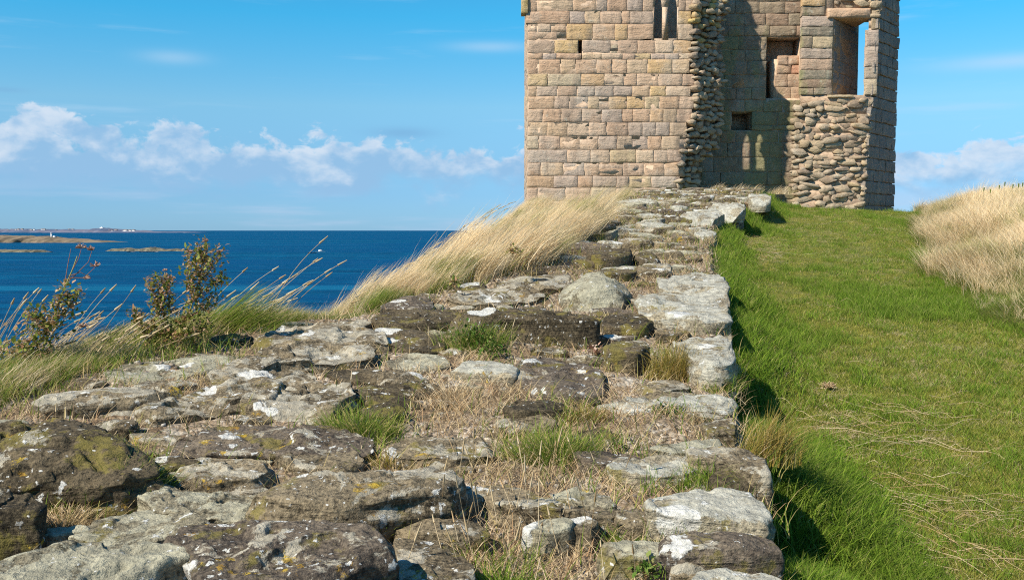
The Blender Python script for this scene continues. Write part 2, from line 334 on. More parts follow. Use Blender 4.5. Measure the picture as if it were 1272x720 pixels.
# ------------------------------------------------------------------ lie of the land
def interp(pts): a = np.array(pts, float); return lambda y: np.interp(y, a[:, 0], a[:, 1])
xr = interp([(-4, -.2), (0, .38), (2.6, .72), (3.6, .93), (4.9, 1.11), (6.02, 1.325), (7.97, 1.69), (10.85, 2.23), (15.6, 3.24), (15.9, 3.75), (17.8, 4.1), (18, 4.55), (20.3, 5.1), (22.6, 5.8)])
xl = interp([(-4, -4), (2, -3.2), (4.17, -2.25), (4.93, -2.08), (6.02, -1.68), (6.3, -1.1), (7.33, -.58), (8.75, .3), (11.8, .95), (16, 1.8), (20.8, 2.6), (22.6, 3.1)])
cx = interp([(-60, -8), (-4, -4.7), (2, -3.8), (4.2, -2.55), (5, -2.4), (6, -2.05), (6.3, -1.45), (6.9, -.9), (8.4, -.6), (10.2, -.38), (14, .15), (18, .3), (26, .45), (30, 3), (40, 8), (300, 110)])
xb = interp([(-60, 7), (0, 4.6), (7, 4.2), (8.2, 4.0), (10, 4.3), (11.8, 4.95), (14.7, 6.1), (18, 7.5), (22.2, 9.3), (30, 12.5), (300, 100)])
def zt(y): return Z0+SL*np.minimum(y, 22.6)
def lawn_z(x, y):
    z = -1.509+SL*np.minimum(y, 24)-.05*np.maximum(y-25, 0)-.12*np.maximum(y-45, 0)
    z = z-.05*np.clip(x-5, 0, 8)*sstep(y, 8, 22)
    z = z+.33*sstep(x-xb(y), -.1, 2.2)*(y > -20)-.02*np.maximum(x-xb(y)-3, 0)-.25*np.maximum(x-40, 0)
    e = np.maximum(x-xr(y), 0); gap = np.exp(-((y-5.15)/.62)**2)+np.exp(-((y-3.25)/.3)**2)+.8*np.exp(-((y-7.6)/.35)**2)+.8*np.exp(-((y-16)/.8)**2)
    z = z+(.27*np.exp(-(e/.30)**2)*np.clip(1-gap, 0, 1)-.07*np.exp(-(e/.35)**2)*np.clip(gap, 0, 1))*(x >= xr(y))*(y < 22.5)
    return z+.018*fbm(x*1.1, y*1.1, octv=3, seed=5)
def terrain_z(x, y):
    L = lawn_z(x, y); a, b, c = xl(y), xr(y), cx(y)
    inw = (y > -4.2) & (y < 22.8)
    w = sstep(b-x, 0, 1)*0+np.clip((b-x)/np.maximum(b-a, .3), 0, 1)
    left = zt(y)-.05-.20*sstep(y, 6.8, 10)*np.clip((a-x)/.7, 0, 1)-.22*sstep(y, 10, 17)*np.clip((a-x)/1.2, 0, 1)
    near = (1-w)*L+w*(zt(y)-.16)
    z = np.where(x < b, np.where(inw, near, L+(zt(y)-.06-L)*w), L)
    z = np.where(x < a, left, z)
    t = np.maximum(c-x, 0); z = z-1.15*(np.sqrt(t*t+.09)-.3)*(t > 0)
    z = z+.05*fbm(x*1.7, y*1.7, octv=3, seed=9)*(x < a)
    return np.maximum(z, -33)
def axis(segs): return np.concatenate([np.linspace(a, b, n, endpoint=False) for a, b, n in segs]+[[segs[-1][1]]])
X = axis([(-60, -12, 24), (-12, -4, 30), (-4, 8, 190), (8, 16, 60), (16, 60, 40), (60, 220, 16)])
Y = axis([(-60, -4, 30), (-4, 10, 180), (10, 28, 160), (28, 60, 40), (60, 260, 20)])
gx, gy = np.meshgrid(X, Y, indexing='ij')
V = np.stack([gx, gy, terrain_z(gx, gy)], -1).reshape(-1, 3)
tag(link(mesh_np('ground', V, Q=grid_q(len(X), len(Y))), 'ground', M_GROUND), 'grassy headland rising to the ruined tower', None, kind='structure')

# ------------------------------------------------------------------ sea, coast, islands
def sea_mat():
    m, n = new_mat('sea_water'); pos = n.n('ShaderNodeNewGeometry').outputs['Position']
    a = n.noise(n.vmul(pos, (.0012, .006, 1)), 1, 5, .6); b = n.noise(n.vmul(pos, (.02, .05, 1)), 1, 6, .7); c = n.noise(n.vmul(pos, (.25, .45, 1)), 1, 5, .7)
    far = n.step(n.n('ShaderNodeSeparateXYZ', {0: pos}).outputs[1], 100, 6000)
    col = n.mix(n.step(b, .40, .62), (.0005, .040, .10), (.001, .078, .17)); col = n.mix(n.step(a, .42, .58, 0, .75), col, (.001, .052, .14)); lane = n.noise(n.vmul(pos, (.0006, .011, 1)), 1, 4, .7); col = n.mix(n.step(lane, .56, .66, 0, .55), col, (.008, .15, .27))
    col = n.mix(n.math('MULTIPLY', n.step(c, .40, .28), .35), col, (.001, .03, .09))
    foam = n.math('MULTIPLY', n.step(n.noise(n.vmul(pos, (.05, .2, 1)), 1, 4, .6), .755, .79), .7)
    col = n.mix(foam, col, (.5, .6, .65))
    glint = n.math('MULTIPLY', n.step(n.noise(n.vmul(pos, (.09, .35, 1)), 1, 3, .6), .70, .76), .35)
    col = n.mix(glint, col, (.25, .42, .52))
    h = n.math('ADD', b, n.math('MULTIPLY', c, .5))
    return finish(m, n, col, .6, h, .6, 3.0, .03)
M_SEA = sea_mat()
sx = np.array([-90000, -20000, -5000, -1000, 0, 1000, 5000, 20000, 90000.]); sy = np.array([-20000, -2000, 0, 1000, 5000, 20000, 60000, 110000.])
gx, gy = np.meshgrid(sx, sy, indexing='ij')
tag(link(mesh_np('sea', np.stack([gx, gy, gx*0-30], -1).reshape(-1, 3), Q=grid_q(len(sx), len(sy))), 'sea', M_SEA), 'deep blue sea out to the horizon', kind='structure')
def simple_mat(name, c1, c2, scale, rough=.9):
    m, n = new_mat(name); g = n.n('ShaderNodeNewGeometry').outputs['Position']
    k = n.noise(n.vmul(g, (scale, scale, scale*3)), 1, 7, .7)
    return finish(m, n, n.mix(n.step(k, .38, .62), c1, c2), rough)
M_ISL = simple_mat('island_turf_and_rock', (.12, .095, .06), (.26, .19, .12), .02)
M_SKER = simple_mat('dark_skerry_rock', (.04, .045, .035), (.20, .17, .11), .12)
M_COAST = simple_mat('distant_land', (.07, .10, .16), (.16, .15, .19), .004)  # bluish distance haze mixed into the land colour
M_SURF = simple_mat('white_surf', (.7, .75, .78), (.85, .88, .9), .1)
M_WHITE = simple_mat('white_render', (.78, .78, .76), (.85, .85, .83), .5)
M_GREYR = simple_mat('grey_house_wall', (.42, .37, .34), (.5, .44, .4), .5)
M_ROOF = simple_mat('slate_roof', (.13, .12, .13), (.24, .17, .15), .5)
SEAZ = -30.0
def isle(name, u0, u1, vbase, prof, depth, mat, label, cat=None, kind='structure', seed=1):
    """low island: waterline at row vbase, height profile prof = [(u, px above the water)]"""
    r = ray(0, vbase); Yd = SEAZ/r[2]*r[1]; k = Yd/F
    nu, nv = 140, 12; us = np.linspace(u0, u1, nu); tt = np.linspace(0, 1, nv)
    hp = np.interp(us, [p[0] for p in prof], [p[1] for p in prof])*k; V = []
    hp = hp*(1+.22*fbm(us*.35, us*0, octv=4, seed=seed))
    gx = ((us-636)*k)[:, None]+0*tt; gy = Yd+depth*tt[None, :]+0*us[:, None]
    gy = gy+depth*.12*fbm(us*.15, us*0, octv=3, seed=seed+3)[:, None]
    gz = SEAZ-1.0+(hp[:, None]+1.0)*np.sin(np.clip(tt*1.15, 0, 1)*math.pi)**.55*(1+.12*fbm(gx/k*.3, gy/k*.3, octv=3, seed=seed+9))
    V = np.stack([gx, gy, gz], -1).reshape(-1, 3)
    return tag(link(mesh_np(name, V, Q=grid_q(nu, nv)), name, mat), label, cat, kind=kind), Yd, k
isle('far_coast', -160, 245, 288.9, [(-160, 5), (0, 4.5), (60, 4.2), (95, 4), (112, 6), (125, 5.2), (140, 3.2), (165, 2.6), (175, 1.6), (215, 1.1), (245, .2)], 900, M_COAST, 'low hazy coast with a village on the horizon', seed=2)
_, YB, KB = isle('island', -120, 118, 301.5, [(-120, 10), (0, 8.2), (30, 7.2), (60, 5.2), (90, 3.0), (118, .2)], 260, M_ISL, 'long brown grassy island with a white beacon', seed=4)
isle('skerry', -60, 53, 313.5, [(-60, 3.4), (20, 3.3), (45, 2.8), (53, .2)], 40, M_SKER, 'flat dark skerry at the left edge below the island', 'skerry', 'thing', seed=6)
isle('skerry', 127, 232, 312, [(127, .3), (135, 3), (155, 3.8), (170, 2.6), (176, 4.6), (188, 4.4), (200, 2.6), (215, 2.8), (232, .1)], 40, M_SKER, 'flat dark skerry of two humps off the tall weeds', 'skerry', 'thing', seed=8)
def surf(u0, u1, v, label, dep=14):
    r = ray(0, v); Yd = SEAZ/r[2]*r[1]; k = Yd/F; us = np.linspace(u0, u1, 40)
    a = (Yd-dep*(.5+.5*fbm(us*.6, us*0, octv=3, seed=int(u0)+300))*np.sin(np.linspace(0.05, 3.1, 40))); b = Yd+dep*.4*np.sin(np.linspace(0.05, 3.1, 40))
    xs = (us-636)*k; rows = [(a, -.3), (a*.66+b*.34, .5), (a*.33+b*.66, .7), (b, -.3)]
    V = np.stack([np.stack([xs, q, np.full(40, SEAZ+z)+(.2*fbm(us, us*0, octv=2) if z > 0 else 0)], -1) for q, z in rows], 1).reshape(-1, 3)
    return tag(link(mesh_np('surf', V, Q=grid_q(40, 4)), 'surf', M_SURF), label, None, kind='stuff')
surf(50, 68, 313.0, 'white surf breaking at the end of the left skerry', 30)
surf(160, 169, 312.8, 'white surf in front of the two humped skerry', 14); surf(176, 198, 313, 'white surf below the far skerry', 12)
surf(112, 124, 301, 'thin surf off the island tip', 30); surf(134, 146, 300.6, 'faint broken water beyond the island', 30)
surf(384, 394, 313.9, 'short white wake behind the motor boat', 3)
surf(224, 244, 288.9, 'white water at the tip of the far coast', 300)
# beacon on the island
b = empty('beacon_tower', ((43-636)*KB, YB+90, SEAZ+7.0*KB)); tag(b, 'slim white beacon tower standing on the brown island', 'beacon')
mb = MB(); x, y, z = b.location
mb.prism([(x+1.7*math.cos(t), y+1.7*math.sin(t)) for t in np.linspace(0, 2*math.pi, 10, endpoint=False)], z-3, z+8.2); child(mb.mesh('tower_shaft'), 'tower_shaft', M_WHITE, b)
mb = MB(); mb.prism([(x+2.6*math.cos(t), y+2.6*math.sin(t)) for t in np.linspace(0, 2*math.pi, 10, endpoint=False)], z+8.2, z+9.6); child(mb.mesh('gallery'), 'gallery', M_WHITE, b)
mb = MB(); mb.box(x+4, x+9, y, y+4, z-3, z+2.4); child(mb.mesh('hut'), 'hut', M_WHITE, b)
# houses along the far coast
r = ray(0, 288.9); YC = SEAZ/r[2]*r[1]; KC = YC/F
hs = random.Random(4)
def house(u, px_w, px_h, zpx, white, label, group):
    w, h = px_w*KC, px_h*KC; x = (u-636)*KC; y = YC+160+hs.random()*80; z = SEAZ+zpx*KC
    e = empty('coastal_house', (x, y, z)); tag(e, label, 'house', group)
    mb = MB(); mb.box(x-w/2, x+w/2, y, y+w*.6, z-12, z+h); child(mb.mesh('wall', False), 'wall', M_WHITE if white else M_GREYR, e)
    mb = MB(); V = [(x-w/2-1, y-1, z+h), (x+w/2+1, y-1, z+h), (x+w/2+1, y+w*.6+1, z+h), (x-w/2-1, y+w*.6+1, z+h), (x-w/2, y+w*.3, z+h*1.5), (x+w/2, y+w*.3, z+h*1.5)]
    mb.add(V, T=[(0, 4, 3), (1, 2, 5)], Q=[(0, 1, 5, 4), (2, 3, 4, 5), (0, 3, 2, 1)]); child(mb.mesh('roof', False), 'roof', M_ROOF, e)
for i in range(26):
    house(-2+i*3.4+hs.uniform(-1, 1), hs.uniform(2, 3.8), hs.uniform(1.0, 1.6), hs.uniform(1.2, 3.2), hs.random() < .3, 'small pale house in the long row on the far coast behind the island', 'houses along the far coast')
for i, u in enumerate((122, 125.5, 129.5, 132, 135.5, 139, 147, 150.5, 153, 156.5, 159)):
    house(u, hs.uniform(2.8, 4.6), hs.uniform(1.5, 2.2), hs.uniform(.6, 1.3), True, 'bright white house in the cluster near the tip of the far coast', 'white houses near the tip of the far coast')
e = (115-636)*KC
mb = MB(); mb.box(e-22, e+22, YC+300, YC+330, SEAZ+4.6*KC, SEAZ+6.6*KC); mb.box(e-6, e+6, YC+300, YC+312, SEAZ+6.6*KC, SEAZ+7.8*KC)
tag(link(mb.mesh('hilltop_building', False), 'hilltop_building', M_WHITE), 'white building with a stub tower on the hill of the far coast', 'building')
# motor boat
r = ray(398, 313.5); YM = SEAZ/r[2]*r[1]; bx = (398-636)/F*YM
boat = empty('motor_boat', (bx, YM, SEAZ)); tag(boat, 'small white motor boat alone on the open sea', 'boat')
BS = 1.4; secs = []
for t, hw, sh in ((-4.8, 1.3, 1.0), (-3, 1.5, 1.0), (0, 1.55, 1.15), (2.6, 1.1, 1.45), (4.2, .45, 1.75), (5.0, .03, 1.95)):
    t, hw, sh = t*BS, hw*BS, sh*BS
    secs.append([(bx+t, YM-hw, SEAZ+sh), (bx+t*.96, YM-hw*.75, SEAZ+.1), (bx+t*.92, YM, SEAZ-.4), (bx+t*.96, YM+hw*.75, SEAZ+.1), (bx+t, YM+hw, SEAZ+sh)])
mb = MB(); mb.add(np.array(secs).reshape(-1, 3), Q=np.concatenate([grid_q(6, 5), [(i*5, (i+1)*5, (i+1)*5+4, i*5+4) for i in range(5)], ])); mb.add(secs[0], T=[(0, 1, 2), (0, 2, 4), (2, 3, 4)])
child(mb.mesh('hull'), 'hull', M_WHITE, boat)
mb = MB(); mb.prism([(bx-2.5, SEAZ+1.2), (bx+2.8, SEAZ+1.3), (bx+1.5, SEAZ+3.6), (bx-2.0, SEAZ+3.6)], YM-1.3, YM+1.3, axis='y'); child(mb.mesh('cabin', False), 'cabin', M_WHITE, boat)
mb = MB(); mb.prism([(bx-1.7, SEAZ+2.4), (bx+1.8, SEAZ+2.4), (bx+1.3, SEAZ+3.2), (bx-1.5, SEAZ+3.2)], YM-1.35, YM-1.31, axis='y'); child(mb.mesh('cabin_window', False), 'cabin_window', M_ROOF, boat)

# ------------------------------------------------------------------ ruined tower
TY = 24.0                                            # plane of the front wall
tower = empty('ruined_tower', (4.5, TY, .5)); tag(tower, 'ruined sandstone castle tower with broken walls on the crest', 'ruined tower')
def zv(v, y): return P(636, v, y)[2]
def xv(u, v, y): return P(u, v, y)[0]
def block(o, du, nrm, s0, s1, z0, z1, b=.007, dep=.16, amp=.0085, gap=.0065, seed=0, skew=0.0):
    """dressed stone: face in the plane through o along du, bulging towards nrm; returns V,Q"""
    s0 += gap; s1 -= gap; z0 += gap; z1 -= gap; w, h = s1-s0, z1-z0; b = min(b, w*.25, h*.25)
    ns = max(3, min(7, int(w/.1)+2)); nz = max(3, min(5, int(h/.09)+2))
    S = np.concatenate([[s0, s0+b*.35], np.linspace(s0+b, s1-b, ns), [s1-b*.35, s1]]); Z = np.concatenate([[z0, z0+b*.35], np.linspace(z0+b, z1-b, nz), [z1-b*.35, z1]])
    gs, gz = np.meshgrid(S, Z, indexing='ij')
    def prof(g, lo, hi):
        d = np.minimum(g-lo, hi-g); return np.where(d < 1e-6, -b*1.6, np.where(d < b*.5, -b*.5, 0))
    dn = np.minimum(prof(gs, s0, s1), prof(gz, z0, z1))
    n_ = fbm(gs*4.5+seed*3.1, gz*4.5, seed*.77, 3, seed); dn = dn+n_*amp*1.6*(dn > -b)+.0045+amp*.45*math.sin(seed*12.9898)-.035*np.maximum(fbm(gs*3+seed, gz*6, seed*.3, 3, seed+80)-.30, 0)*(dn > -b)
    gs = gs+fbm(gs*5+9, gz*5, seed*.5, 3, seed+40)*.022+skew*(gz-z0); gz2 = gz+fbm(gs*4, gz*5+9, seed*.5, 3, seed+60)*.022
    if seed % 9 == 3 and h > .15:
        dn = dn-.012*np.maximum(np.sin((gz-z0)/h*math.pi*4+gs*2), 0)*(dn > -b)
    a, c = gs.shape
    F_ = np.stack([gs, gz2, dn], -1).reshape(-1, 3)
    loop = [i*c for i in range(a)]+[(a-1)*c+j for j in range(1, c)]+[i*c+c-1 for i in range(a-2, -1, -1)]+[j for j in range(c-2, 0, -1)]
    Bk = F_[loop].copy(); Bk[:, 2] = -dep; m = len(loop); n0 = len(F_)
    A = np.concatenate([F_, Bk]); Q = grid_q(a, c).tolist()+[(loop[i], n0+i, n0+(i+1) % m, loop[(i+1) % m]) for i in range(m)]
    o = np.asarray(o, float); du = np.asarray(du, float); nrm = np.asarray(nrm, float)
    V = o+A[:, :1]*du+A[:, 2:3]*nrm; V[:, 2] += A[:, 1]
    return V, np.array(Q)
SEED = [100]
PAR = [None]
def lay(name, mat, rect, o=(0, 0, 0), du=(1, 0, 0), nrm=(0, -1, 0), into=None, **k):
    SEED[0] += 1
    V, Q = block(o, du, nrm, *rect, seed=SEED[0], **k)
    if into is not None: into.add(V, Q=Q, a=random.random()); return
    return child(mesh_np(name, V, Q=Q, attr=np.full(len(V), random.random()), smooth=False), name, mat, PAR[0] or tower)
def cx1(c): return c/4.8+640
rows = [ # (v top, v bottom, joints in photo columns of the enlarged crop)
 (-14, 14, [68, 128, 340, 478, 540, 655, 750, 812], [955, 1000, 1050]),
 (14, 30, [62, 320, 410, 500, 625, 675, 812], [955, 1035]),
 (30, 50, [75, 245, 300, 455, 585, 660, 812], [955, 1045]),
 (50, 66.5, [75, 232, 370], [395, 560, 605, 720, 825, 930, 1035]),
 (66.5, 74, [75, 160, 240, 390, 510, 630, 705, 800, 880, 960, 1060]),
 (74, 91.7, [72, 138, 268, 355, 480, 570, 655, 780, 925, 1025]),
 (91.7, 107, [72, 190, 388, 525, 640, 715, 845, 985, 1060]),
 (107, 120, [75, 125, 250, 365, 470, 583, 690, 795, 890, 1035]),
 (120, 135.6, [75, 230, 320, 430, 495, 550, 660, 765, 852, 968, 1055]),
 (135.6, 152, [75, 165, 272, 392, 508, 632, 695, 795, 875, 955, 1045]),
 (152, 169, [75, 190, 310, 438, 540, 668, 752, 830, 912, 1015]),
 (169, 186, [70, 137, 265, 385, 490, 602, 695, 785, 865, 975]),
 (186, 202, [72, 308, 445, 560, 715, 820, 902, 985]),
 (202, 218.5, [72, 150, 285, 410, 498, 637, 765, 885, 972]),
 (218.5, 233, [70, 228, 370, 460, 600, 675, 808, 955]),
 (233, 250, [70, 135, 300, 450, 600, 760, 900]),
 (250, 266, [70, 180, 330, 470, 620, 780, 900])]
def fx(c): return (cx1(c)-636)/F*TY
for v0, v1, *js in rows:
    z1, z0 = zv(v0, TY), zv(v1, TY)
    for J in js:
        for a, b_ in zip(J[:-1], J[1:]):
            if (v0 == 30 and a == 75):    # two thin courses beside the quoin
                zm = (z0+z1)/2; lay('ashlar_block', M_ASH, (fx(75), fx(245), z0, zm), o=(0, TY, 0))
                for p, q in ((75, 130), (130, 210), (210, 298)): lay('ashlar_block', M_ASH, (fx(p), fx(q), zm, z1), o=(0, TY, 0))
                continue
            if (v0 == 30 and a == 245): continue
            if (v0 == 30 and a == 300): a = 300
            thin = (v0 < 50 and a >= 950) or (50 <= v0 < 67 and a >= 825)
            lay('ashlar_block', M_ASH, (fx(a), fx(b_), z0, z1), o=(0, TY, 0), dep=.03 if thin else .16)
# quoin that projects at the upper left corner
for v0, v1 in ((-30, -6), (-6, 17), ):
    lay('corner_stone', M_RUBY, (xv(647, 10, TY), xv(656, 10, TY), zv(v1, TY), zv(v0, TY)), o=(0, TY-.05, 0), dep=.4)
# height-by-height outline of the broken right-hand edge of the front wall
edge_x = interp([(-1, 4.15), (1.0, 4.2), (2.4, 4.45), (3.6, 4.55), (4.6, 4.6), (5.6, 4.75), (6.3, 4.4), (7.2, 3.95), (9.4, 3.45), (10.6, 2.6), (11.5, 1.4)])
core = MB(); zz = -.2; k = 0
xw0, xw1 = fx(812)-.05, fx(955)+.05; zw = zv(50, TY)
while zz < 11.2:
    h = .3; x1 = float(edge_x(zz+.15))-.1+random.uniform(-.07, .07); x1 = min(x1, fx(1010)) if zz < 5.6 else x1
    top = zz+h
    lim = 3.15
    if zz < zv(48, TY) and top > zv(67, TY):
        core.box(fx(74), fx(371), TY+.004, TY+.62, zz, top); core.box(fx(394), lim, TY+.004, TY+.62, zz, top); core.box(lim, x1, TY+.004, TY+.06, zz, min(top, zw-.02))
        if top > zw: core.box(lim, xw0, TY+.004, TY+.05, zw-.02, top); core.box(xw1, x1, TY+.004, TY+.05, zw-.02, top)
    elif top < zw-.02 or zz > zw+1.25:
        core.box(fx(74), lim, TY+.004, TY+.62, zz, top); core.box(lim, max(x1, lim+.1), TY+.004, TY+(.06 if zz > zw-.7 else .1), zz, top)
    else:
        zlo = zz
        if zz < zw-.02: core.box(fx(74), x1, TY+.004, TY+.1, zz, zw-.02); zlo = zw-.02
        core.box(fx(74), 3.15, TY+.004, TY+.55, zlo, top); core.box(3.15, xw0, TY+.004, TY+.06, zlo, top); core.box(xw1, x1, TY+.004, TY+.06, zlo, top)
    zz = top
child(core.mesh('mortar_core', False), 'mortar_core', M_MORTAR, tower)
# twin pointed lancets: thin bevelled tracery
def lancet_head(ul, ur, vs, va, n=7):
    """two arcs from the springing to the apex, in (x,z)"""
    xl_, xr_, zs, za = fx(ul), fx(ur), zv(vs, TY), zv(va, TY); xm = (xl_+xr_)/2
    L = [(xl_+(xm-xl_)*(1-math.cos(t*math.pi/2))**.8, zs+(za-zs)*math.sin(t*math.pi/2)) for t in np.linspace(0, 1, n)]
    R = [(2*xm-p[0], p[1]) for p in L][::-1]
    return L+R[1:]
def tracery():
    mb = MB(); zs, zb, zc = zv(9, TY), zw, zv(-14, TY); L1, R1, L2, R2 = 817, 862, 900, 950
    def strip(a0, a1, b0, b1):      # piece with bevelled back edges
        mb.prism([(fx(a0), TY+.0), (fx(a1), TY+.0), (fx(b1), TY+.035), (fx(b0), TY+.035)], zb, zs)
    strip(805, L1, 805, L1-8); strip(R1, L2, R1+6, L2-16); strip(R2, 960, R2+12, 960)
    for a, b_ in ((L1, R1), (L2, R2)):
        H = lancet_head(a, b_, 9, -5); pts = np.array(H); n = len(pts)
        V = [(p[0], TY, p[1]) for p in pts]+[(p[0], TY, zc) for p in pts]+[(p[0], TY+.04, p[1]) for p in pts]+[(p[0], TY+.04, zc) for p in pts]
        Q = [(i, i+1, n+i+1, n+i) for i in range(n-1)]+[(2*n+i+1, 2*n+i, 3*n+i, 3*n+i+1) for i in range(n-1)]+[(i, 2*n+i, 2*n+i+1, i+1) for i in range(n-1)]
        mb.add(V, Q=Q)
    for a0, a1 in ((805, L1), (R1, L2), (R2, 960)): mb.box(fx(a0), fx(a1), TY, TY+.04, zs, zc)
    V = np.concatenate(mb.V); return mb
child(tracery().mesh('lancet_window_surround', False), 'lancet_window_surround', M_ASH, tower)
# rough stones of the broken edge, set back and turning into the tower
def rubble(w, h, d, seed, nu=8, nv=6, pw=.38):
    th = np.linspace(0, 2*math.pi, nu, endpoint=False); ph = np.linspace(-math.pi/2, math.pi/2, nv)
    T, Ph = np.meshgrid(th, ph, indexing='ij'); se = lambda c: np.sign(c)*np.abs(c)**pw
    x = se(np.cos(Ph))*se(np.cos(T)); y = se(np.cos(Ph))*se(np.sin(T)); z = se(np.sin(Ph))
    r = 1+.26*fbm(x*1.3+seed*3.3, y*1.3, z*1.3+seed, 3, int(seed) % 1000, .6)
    q_ = random.Random(int(seed)*7+1)
    for _ in range(7):
        v_ = np.array([q_.gauss(0, 1), q_.gauss(0, 1), q_.gauss(0, 1)]); v_ /= np.linalg.norm(v_); pr = (x*v_[0]+y*v_[1]+z*v_[2])*r; lim_ = q_.uniform(.42, .85)
        r = np.where(pr > lim_, r*lim_/np.maximum(pr, 1e-6), r)
    return np.stack([x*w/2*r, y*d/2*r, z*h/2*r], -1).reshape(-1, 3), grid_q(nu, nv, wrap=True)
def shard(w, h, d, seed):
    q = random.Random(int(seed)*13+5); n = q.choice((4, 5, 5, 6, 7)); h = min(h, w*.8); O = []; I = []
    for j in range(n):
        t = 2*math.pi*(j+q.uniform(-.3, .3))/n; c_, s_ = math.cos(t), math.sin(t); k = (abs(c_)**7+abs(s_)**7)**(-1/7)*q.uniform(.80, 1.05)
        O.append((c_*k*w/2, s_*k*h/2)); I.append((q.uniform(.84, .97), q.uniform(-.22, .22)))
    V = [(x, d/2, z) for x, z in O]+[(x*1.02, -d*.36+d*q.uniform(-.08, .08), z*1.02) for x, z in O]+[(x*i[0], -d/2*(1-abs(i[1])) , z*i[0]) for (x, z), i in zip(O, I)]+[(0, -d/2*q.uniform(.9, 1.1), 0)]
    Q = [(j, (j+1) % n, n+(j+1) % n, n+j) for j in range(n)]+[(n+j, n+(j+1) % n, 2*n+(j+1) % n, 2*n+j) for j in range(n)]; T = [(2*n+j, 2*n+(j+1) % n, 3*n) for j in range(n)]
    return np.array(V), Q, T
def put_rubble(c, w, h, d, mat, name='rubble_stone', rot=None, into=None, tilt=None):
    SEED[0] += 1; V, Q, T_ = shard(w, h, d, SEED[0])
    rz = random.uniform(-.4, .4) if rot is None else rot; ty = random.gauss(0, .14) if tilt is None else tilt
    x, z = V[:, 0]*math.cos(ty)-V[:, 2]*math.sin(ty), V[:, 0]*math.sin(ty)+V[:, 2]*math.cos(ty)
    x, y = x*math.cos(rz)-V[:, 1]*math.sin(rz), x*math.sin(rz)+V[:, 1]*math.cos(rz)
    V = np.stack([x, y, z], -1)+np.asarray(c)
    if into is not None: into.add(V, T_, Q, a=random.random()); return
    return child(mesh_np(name, V, T_, Q, attr=np.full(len(V), random.random()), smooth=False), name, mat, tower)
sil = interp([(-20, 897), (0, 897), (25, 894), (60, 889), (90, 894), (130, 893), (165, 887), (185, 884), (200, 866), (233, 862), (250, 862)])
ash = interp([(-20, 858), (40, 858), (75, 855), (100, 861), (140, 858), (165, 849), (190, 843), (215, 842), (250, 836)])
edge_core = MB()
for v in range(-10, 250, 7):
    a, s = float(ash(v)), float(sil(v)); x0 = (a-636)/F*TY; x1 = (s-4-636)/F*(TY+.75); z1, z0 = zv(v, TY+.3), zv(v+7.2, TY+.3)
    edge_core.prism([(x0-.05, TY+.12), (x1, TY+.66), (x1-.05, TY+.76), (x0-.05, TY+.20)], z0, z1)
    t = 0.05
    while t < 1.0:
        wpx = random.uniform(6, 12); w = wpx/F*TY; u = a+(s-a)*t; yy = TY+.05+.62*t+random.uniform(-.06, .1)
        hh = random.uniform(.08, .2)
        put_rubble(((u-636)/F*yy, yy, (z0+z1)/2+random.uniform(-.03, .03)), w*1.45, hh, .26, M_RUBY if (v < 60 and random.random() < .65) else M_RUB, name='edge_rubble', rot=.55+random.uniform(-.4, .4))
        t += wpx/max(10, s-a)*.9
child(edge_core.mesh('edge_mortar', False), 'edge_mortar', M_MORTAR_D, tower)
# upper part of the front wall, past the top of the picture: joined courses
up = MB(); z = zv(-14, TY)
while z < 11.0:
    h = .31; x = fx(74); xe = float(edge_x(z+.15))
    while x < xe-.15:
        w = min(random.uniform(.3, .62), xe-x); lay('', None, (x, x+w, z, z+h), o=(0, TY, 0), into=up); x += w
    for q in range(3): put_rubble((xe+random.uniform(-.1, .06), TY+.1+q*.08, z+.1+q*.07), .2, .17, .2, None, into=up)
    z += h
tag(child(up.mesh('upper_masonry'), 'upper_masonry', M_ASH, tower), kind='stuff')
# left flank wall of the tower
fl = MB()
fl.box(fx(74)+.02, fx(74)+.6, TY+.5, TY+6, -.6, 11); fl.box(fx(74)+.02, 9.3, TY+6, TY+6.6, -.9, 3.2)
tag(child(fl.mesh('flank_core', False), 'flank_core', M_MORTAR, tower))
fm = MB(); z = 0.0
while z < 11:
    y = TY+.03
    while y < TY+6: w = random.uniform(.35, .7); lay('', None, (-(y+w), -y, z, z+.31), o=(fx(74)+.0, 0, 0), du=(0, -1, 0), nrm=(-1, 0, 0), into=fm); y += w
    z += .31
tag(child(fm.mesh('flank_masonry'), 'flank_masonry', M_ASH, tower), kind='stuff')
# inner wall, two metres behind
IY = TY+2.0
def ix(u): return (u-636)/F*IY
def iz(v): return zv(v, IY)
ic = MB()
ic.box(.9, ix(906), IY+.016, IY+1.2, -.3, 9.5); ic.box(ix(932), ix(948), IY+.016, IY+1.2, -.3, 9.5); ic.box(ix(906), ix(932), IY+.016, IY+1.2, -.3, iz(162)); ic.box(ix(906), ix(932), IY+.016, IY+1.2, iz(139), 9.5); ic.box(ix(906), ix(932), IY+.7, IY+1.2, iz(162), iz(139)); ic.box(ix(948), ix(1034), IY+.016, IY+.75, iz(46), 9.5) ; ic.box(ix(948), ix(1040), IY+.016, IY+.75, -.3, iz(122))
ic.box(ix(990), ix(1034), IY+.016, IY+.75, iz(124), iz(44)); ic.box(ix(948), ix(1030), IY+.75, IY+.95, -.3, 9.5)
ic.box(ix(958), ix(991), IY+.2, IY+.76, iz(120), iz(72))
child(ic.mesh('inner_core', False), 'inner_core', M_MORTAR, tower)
void = [(948, 45, 976, 125), (976, 54, 988, 125), (988, 54, 994, 76)]     # dark recess with a stepped head
putlog = (907, 139, 931, 162)
v = -14.0; k = 0
